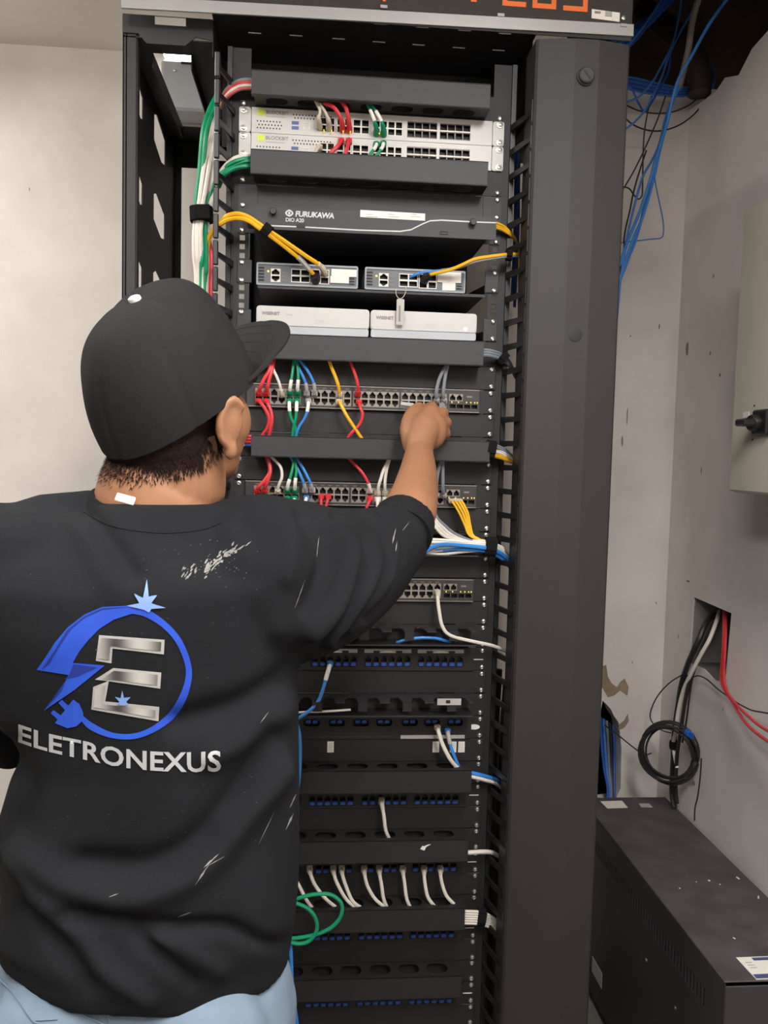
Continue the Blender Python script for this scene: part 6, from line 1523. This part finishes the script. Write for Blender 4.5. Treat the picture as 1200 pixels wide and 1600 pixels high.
# ---- cap
CAPP = math.radians(31)
CR = Matrix.Rotation(-math.radians(37), 4, 'Z') @ Matrix.Rotation(CAPP, 4, 'X') @ Matrix.Rotation(math.radians(0), 4, 'Y')
CO_ = hd(.004, .002, -.002)
CR3 = CR.to_3x3()
def cp(x, y, z): return CO_+CR3 @ Vector((x, y, z))
def crown(az, t, off=0):
    """az: 0 at the front, clockwise; t 0 at the rim .. 1 at the button"""
    fr = math.cos(az)
    a = .0845; bfr = .106 if fr > 0 else .105
    hgt = .128
    th = t*math.pi/2
    rr = math.cos(th)**.72 if t < 1 else 0
    zz_ = hgt*(math.sin(th)**.95)
    # the front panels stand up higher
    zz_ += .020*max(0, fr)**.9*math.sin(math.pi*min(1, t**1.25))
    gr = 0
    for k_ in range(6):
        da = abs((az-k_*math.pi/3+math.pi) % (2*math.pi)-math.pi)*rr
        gr += .0022*math.exp(-(da/.035)**2)
    gr *= (1-t**6)
    s1 = .0022*math.sin(3*az+2)*math.sin(5*t)+.0016*math.sin(7*az+1.3+6*t)*math.sin(math.pi*t)
    rad = 1+(s1-gr+off)/.1
    return Vector((a*rr*math.sin(az)*rad, bfr*rr*math.cos(az)*rad, zz_+off*math.sin(th)-.014-(.007*math.cos(2*az))*(1-t)))
NA, NT = 120, 30
mb = MB(); vs_ = []
for i in range(NT):
    for j in range(NA): vs_.append(cp(*crown(2*math.pi*j/NA, i/NT)))
vs_.append(cp(*crown(0, 1)))
fs_ = [(i*NA+j, i*NA+(j+1) % NA, (i+1)*NA+(j+1) % NA, (i+1)*NA+j) for i in range(NT-1) for j in range(NA)]+[((NT-1)*NA+j, (NT-1)*NA+(j+1) % NA, NT*NA) for j in range(NA)]
o_ = len(vs_)
for i in (0, 1):
    for j in range(NA):
        v = crown(2*math.pi*j/NA, 0, -.004); vs_.append(cp(v.x, v.y, v.z+.03*i))
fs_ += [(j, o_+j, o_+(j+1) % NA, (j+1) % NA) for j in range(NA)]+[(o_+j, o_+NA+j, o_+NA+(j+1) % NA, o_+(j+1) % NA) for j in range(NA)]
mb.add(vs_, fs_)
CAPO = mb.build('cap', 'cap_cloth', PERSON, smooth=1.4)
for k_ in range(6):
    az = k_*math.pi/3
    MB().tube([cp(*crown(az+.0, t_/20*.97, -.0009)) for t_ in range(21)], .0011, 6).build('seam', 'cap_seam', CAPO)
MB().tube([cp(*crown(2*math.pi*j/60, .12, -.0004)) for j in range(61)], .0006, 5).build('sweatband_stitch', 'cap_seam', CAPO)
bt = cp(*crown(0, 1)); ax = CR3 @ Vector((0, 0, 1))
MB().lathe([(.0065, -.001), (.0072, .001), (.0068, .004), (.0045, .0055), (.001, .006)], bt, ax, 18).build('button', 'label_white', CAPO)
# brim
def brim(u, v):
    """u -1..1 across, v 0..1 outwards"""
    az = u*1.22; c = crown(az, .02)
    ln = .080*(1-(abs(u))**3.4)**.6+.001
    x = c.x+math.sin(az)*.10*v*ln*2.2*(.7); y = c.y+ln*v
    z = c.z+.006+.036*v-.026*(u*u)*(.2+.8*v)-.012*v*v
    return Vector((x, y, z))
NU, NV = 30, 10; mb = MB(); vs_ = []
for sd in (0, 1):
    for i in range(NV+1):
        for j in range(NU+1):
            q = brim(-1+2*j/NU, i/NV); vs_.append(cp(q.x, q.y, q.z-(.003 if sd else 0)))
B1 = (NU+1)*(NV+1)
fs_ = [(i*(NU+1)+j, i*(NU+1)+j+1, (i+1)*(NU+1)+j+1, (i+1)*(NU+1)+j) for i in range(NV) for j in range(NU)]
fs_ += [tuple(B1+q for q in f[::-1]) for f in fs_]
edge = [NV*(NU+1)+j for j in range(NU+1)]
fs_ += [(edge[j], edge[j+1], B1+edge[j+1], B1+edge[j]) for j in range(NU)]
edge = list(range(NU+1)); fs_ += [(edge[j+1], edge[j], B1+edge[j], B1+edge[j+1]) for j in range(NU)]
mb.add(vs_, fs_); BR = mb.build('brim', 'cap_cloth', CAPO, smooth=1.0)
for q in (.25, .45, .65, .85):
    MB().tube([cp(*(brim(-.97+1.94*j/40, q)+Vector((0, 0, .0002)))) for j in range(41)], .0004, 4).build('brim_stitch', 'cap_seam', BR)
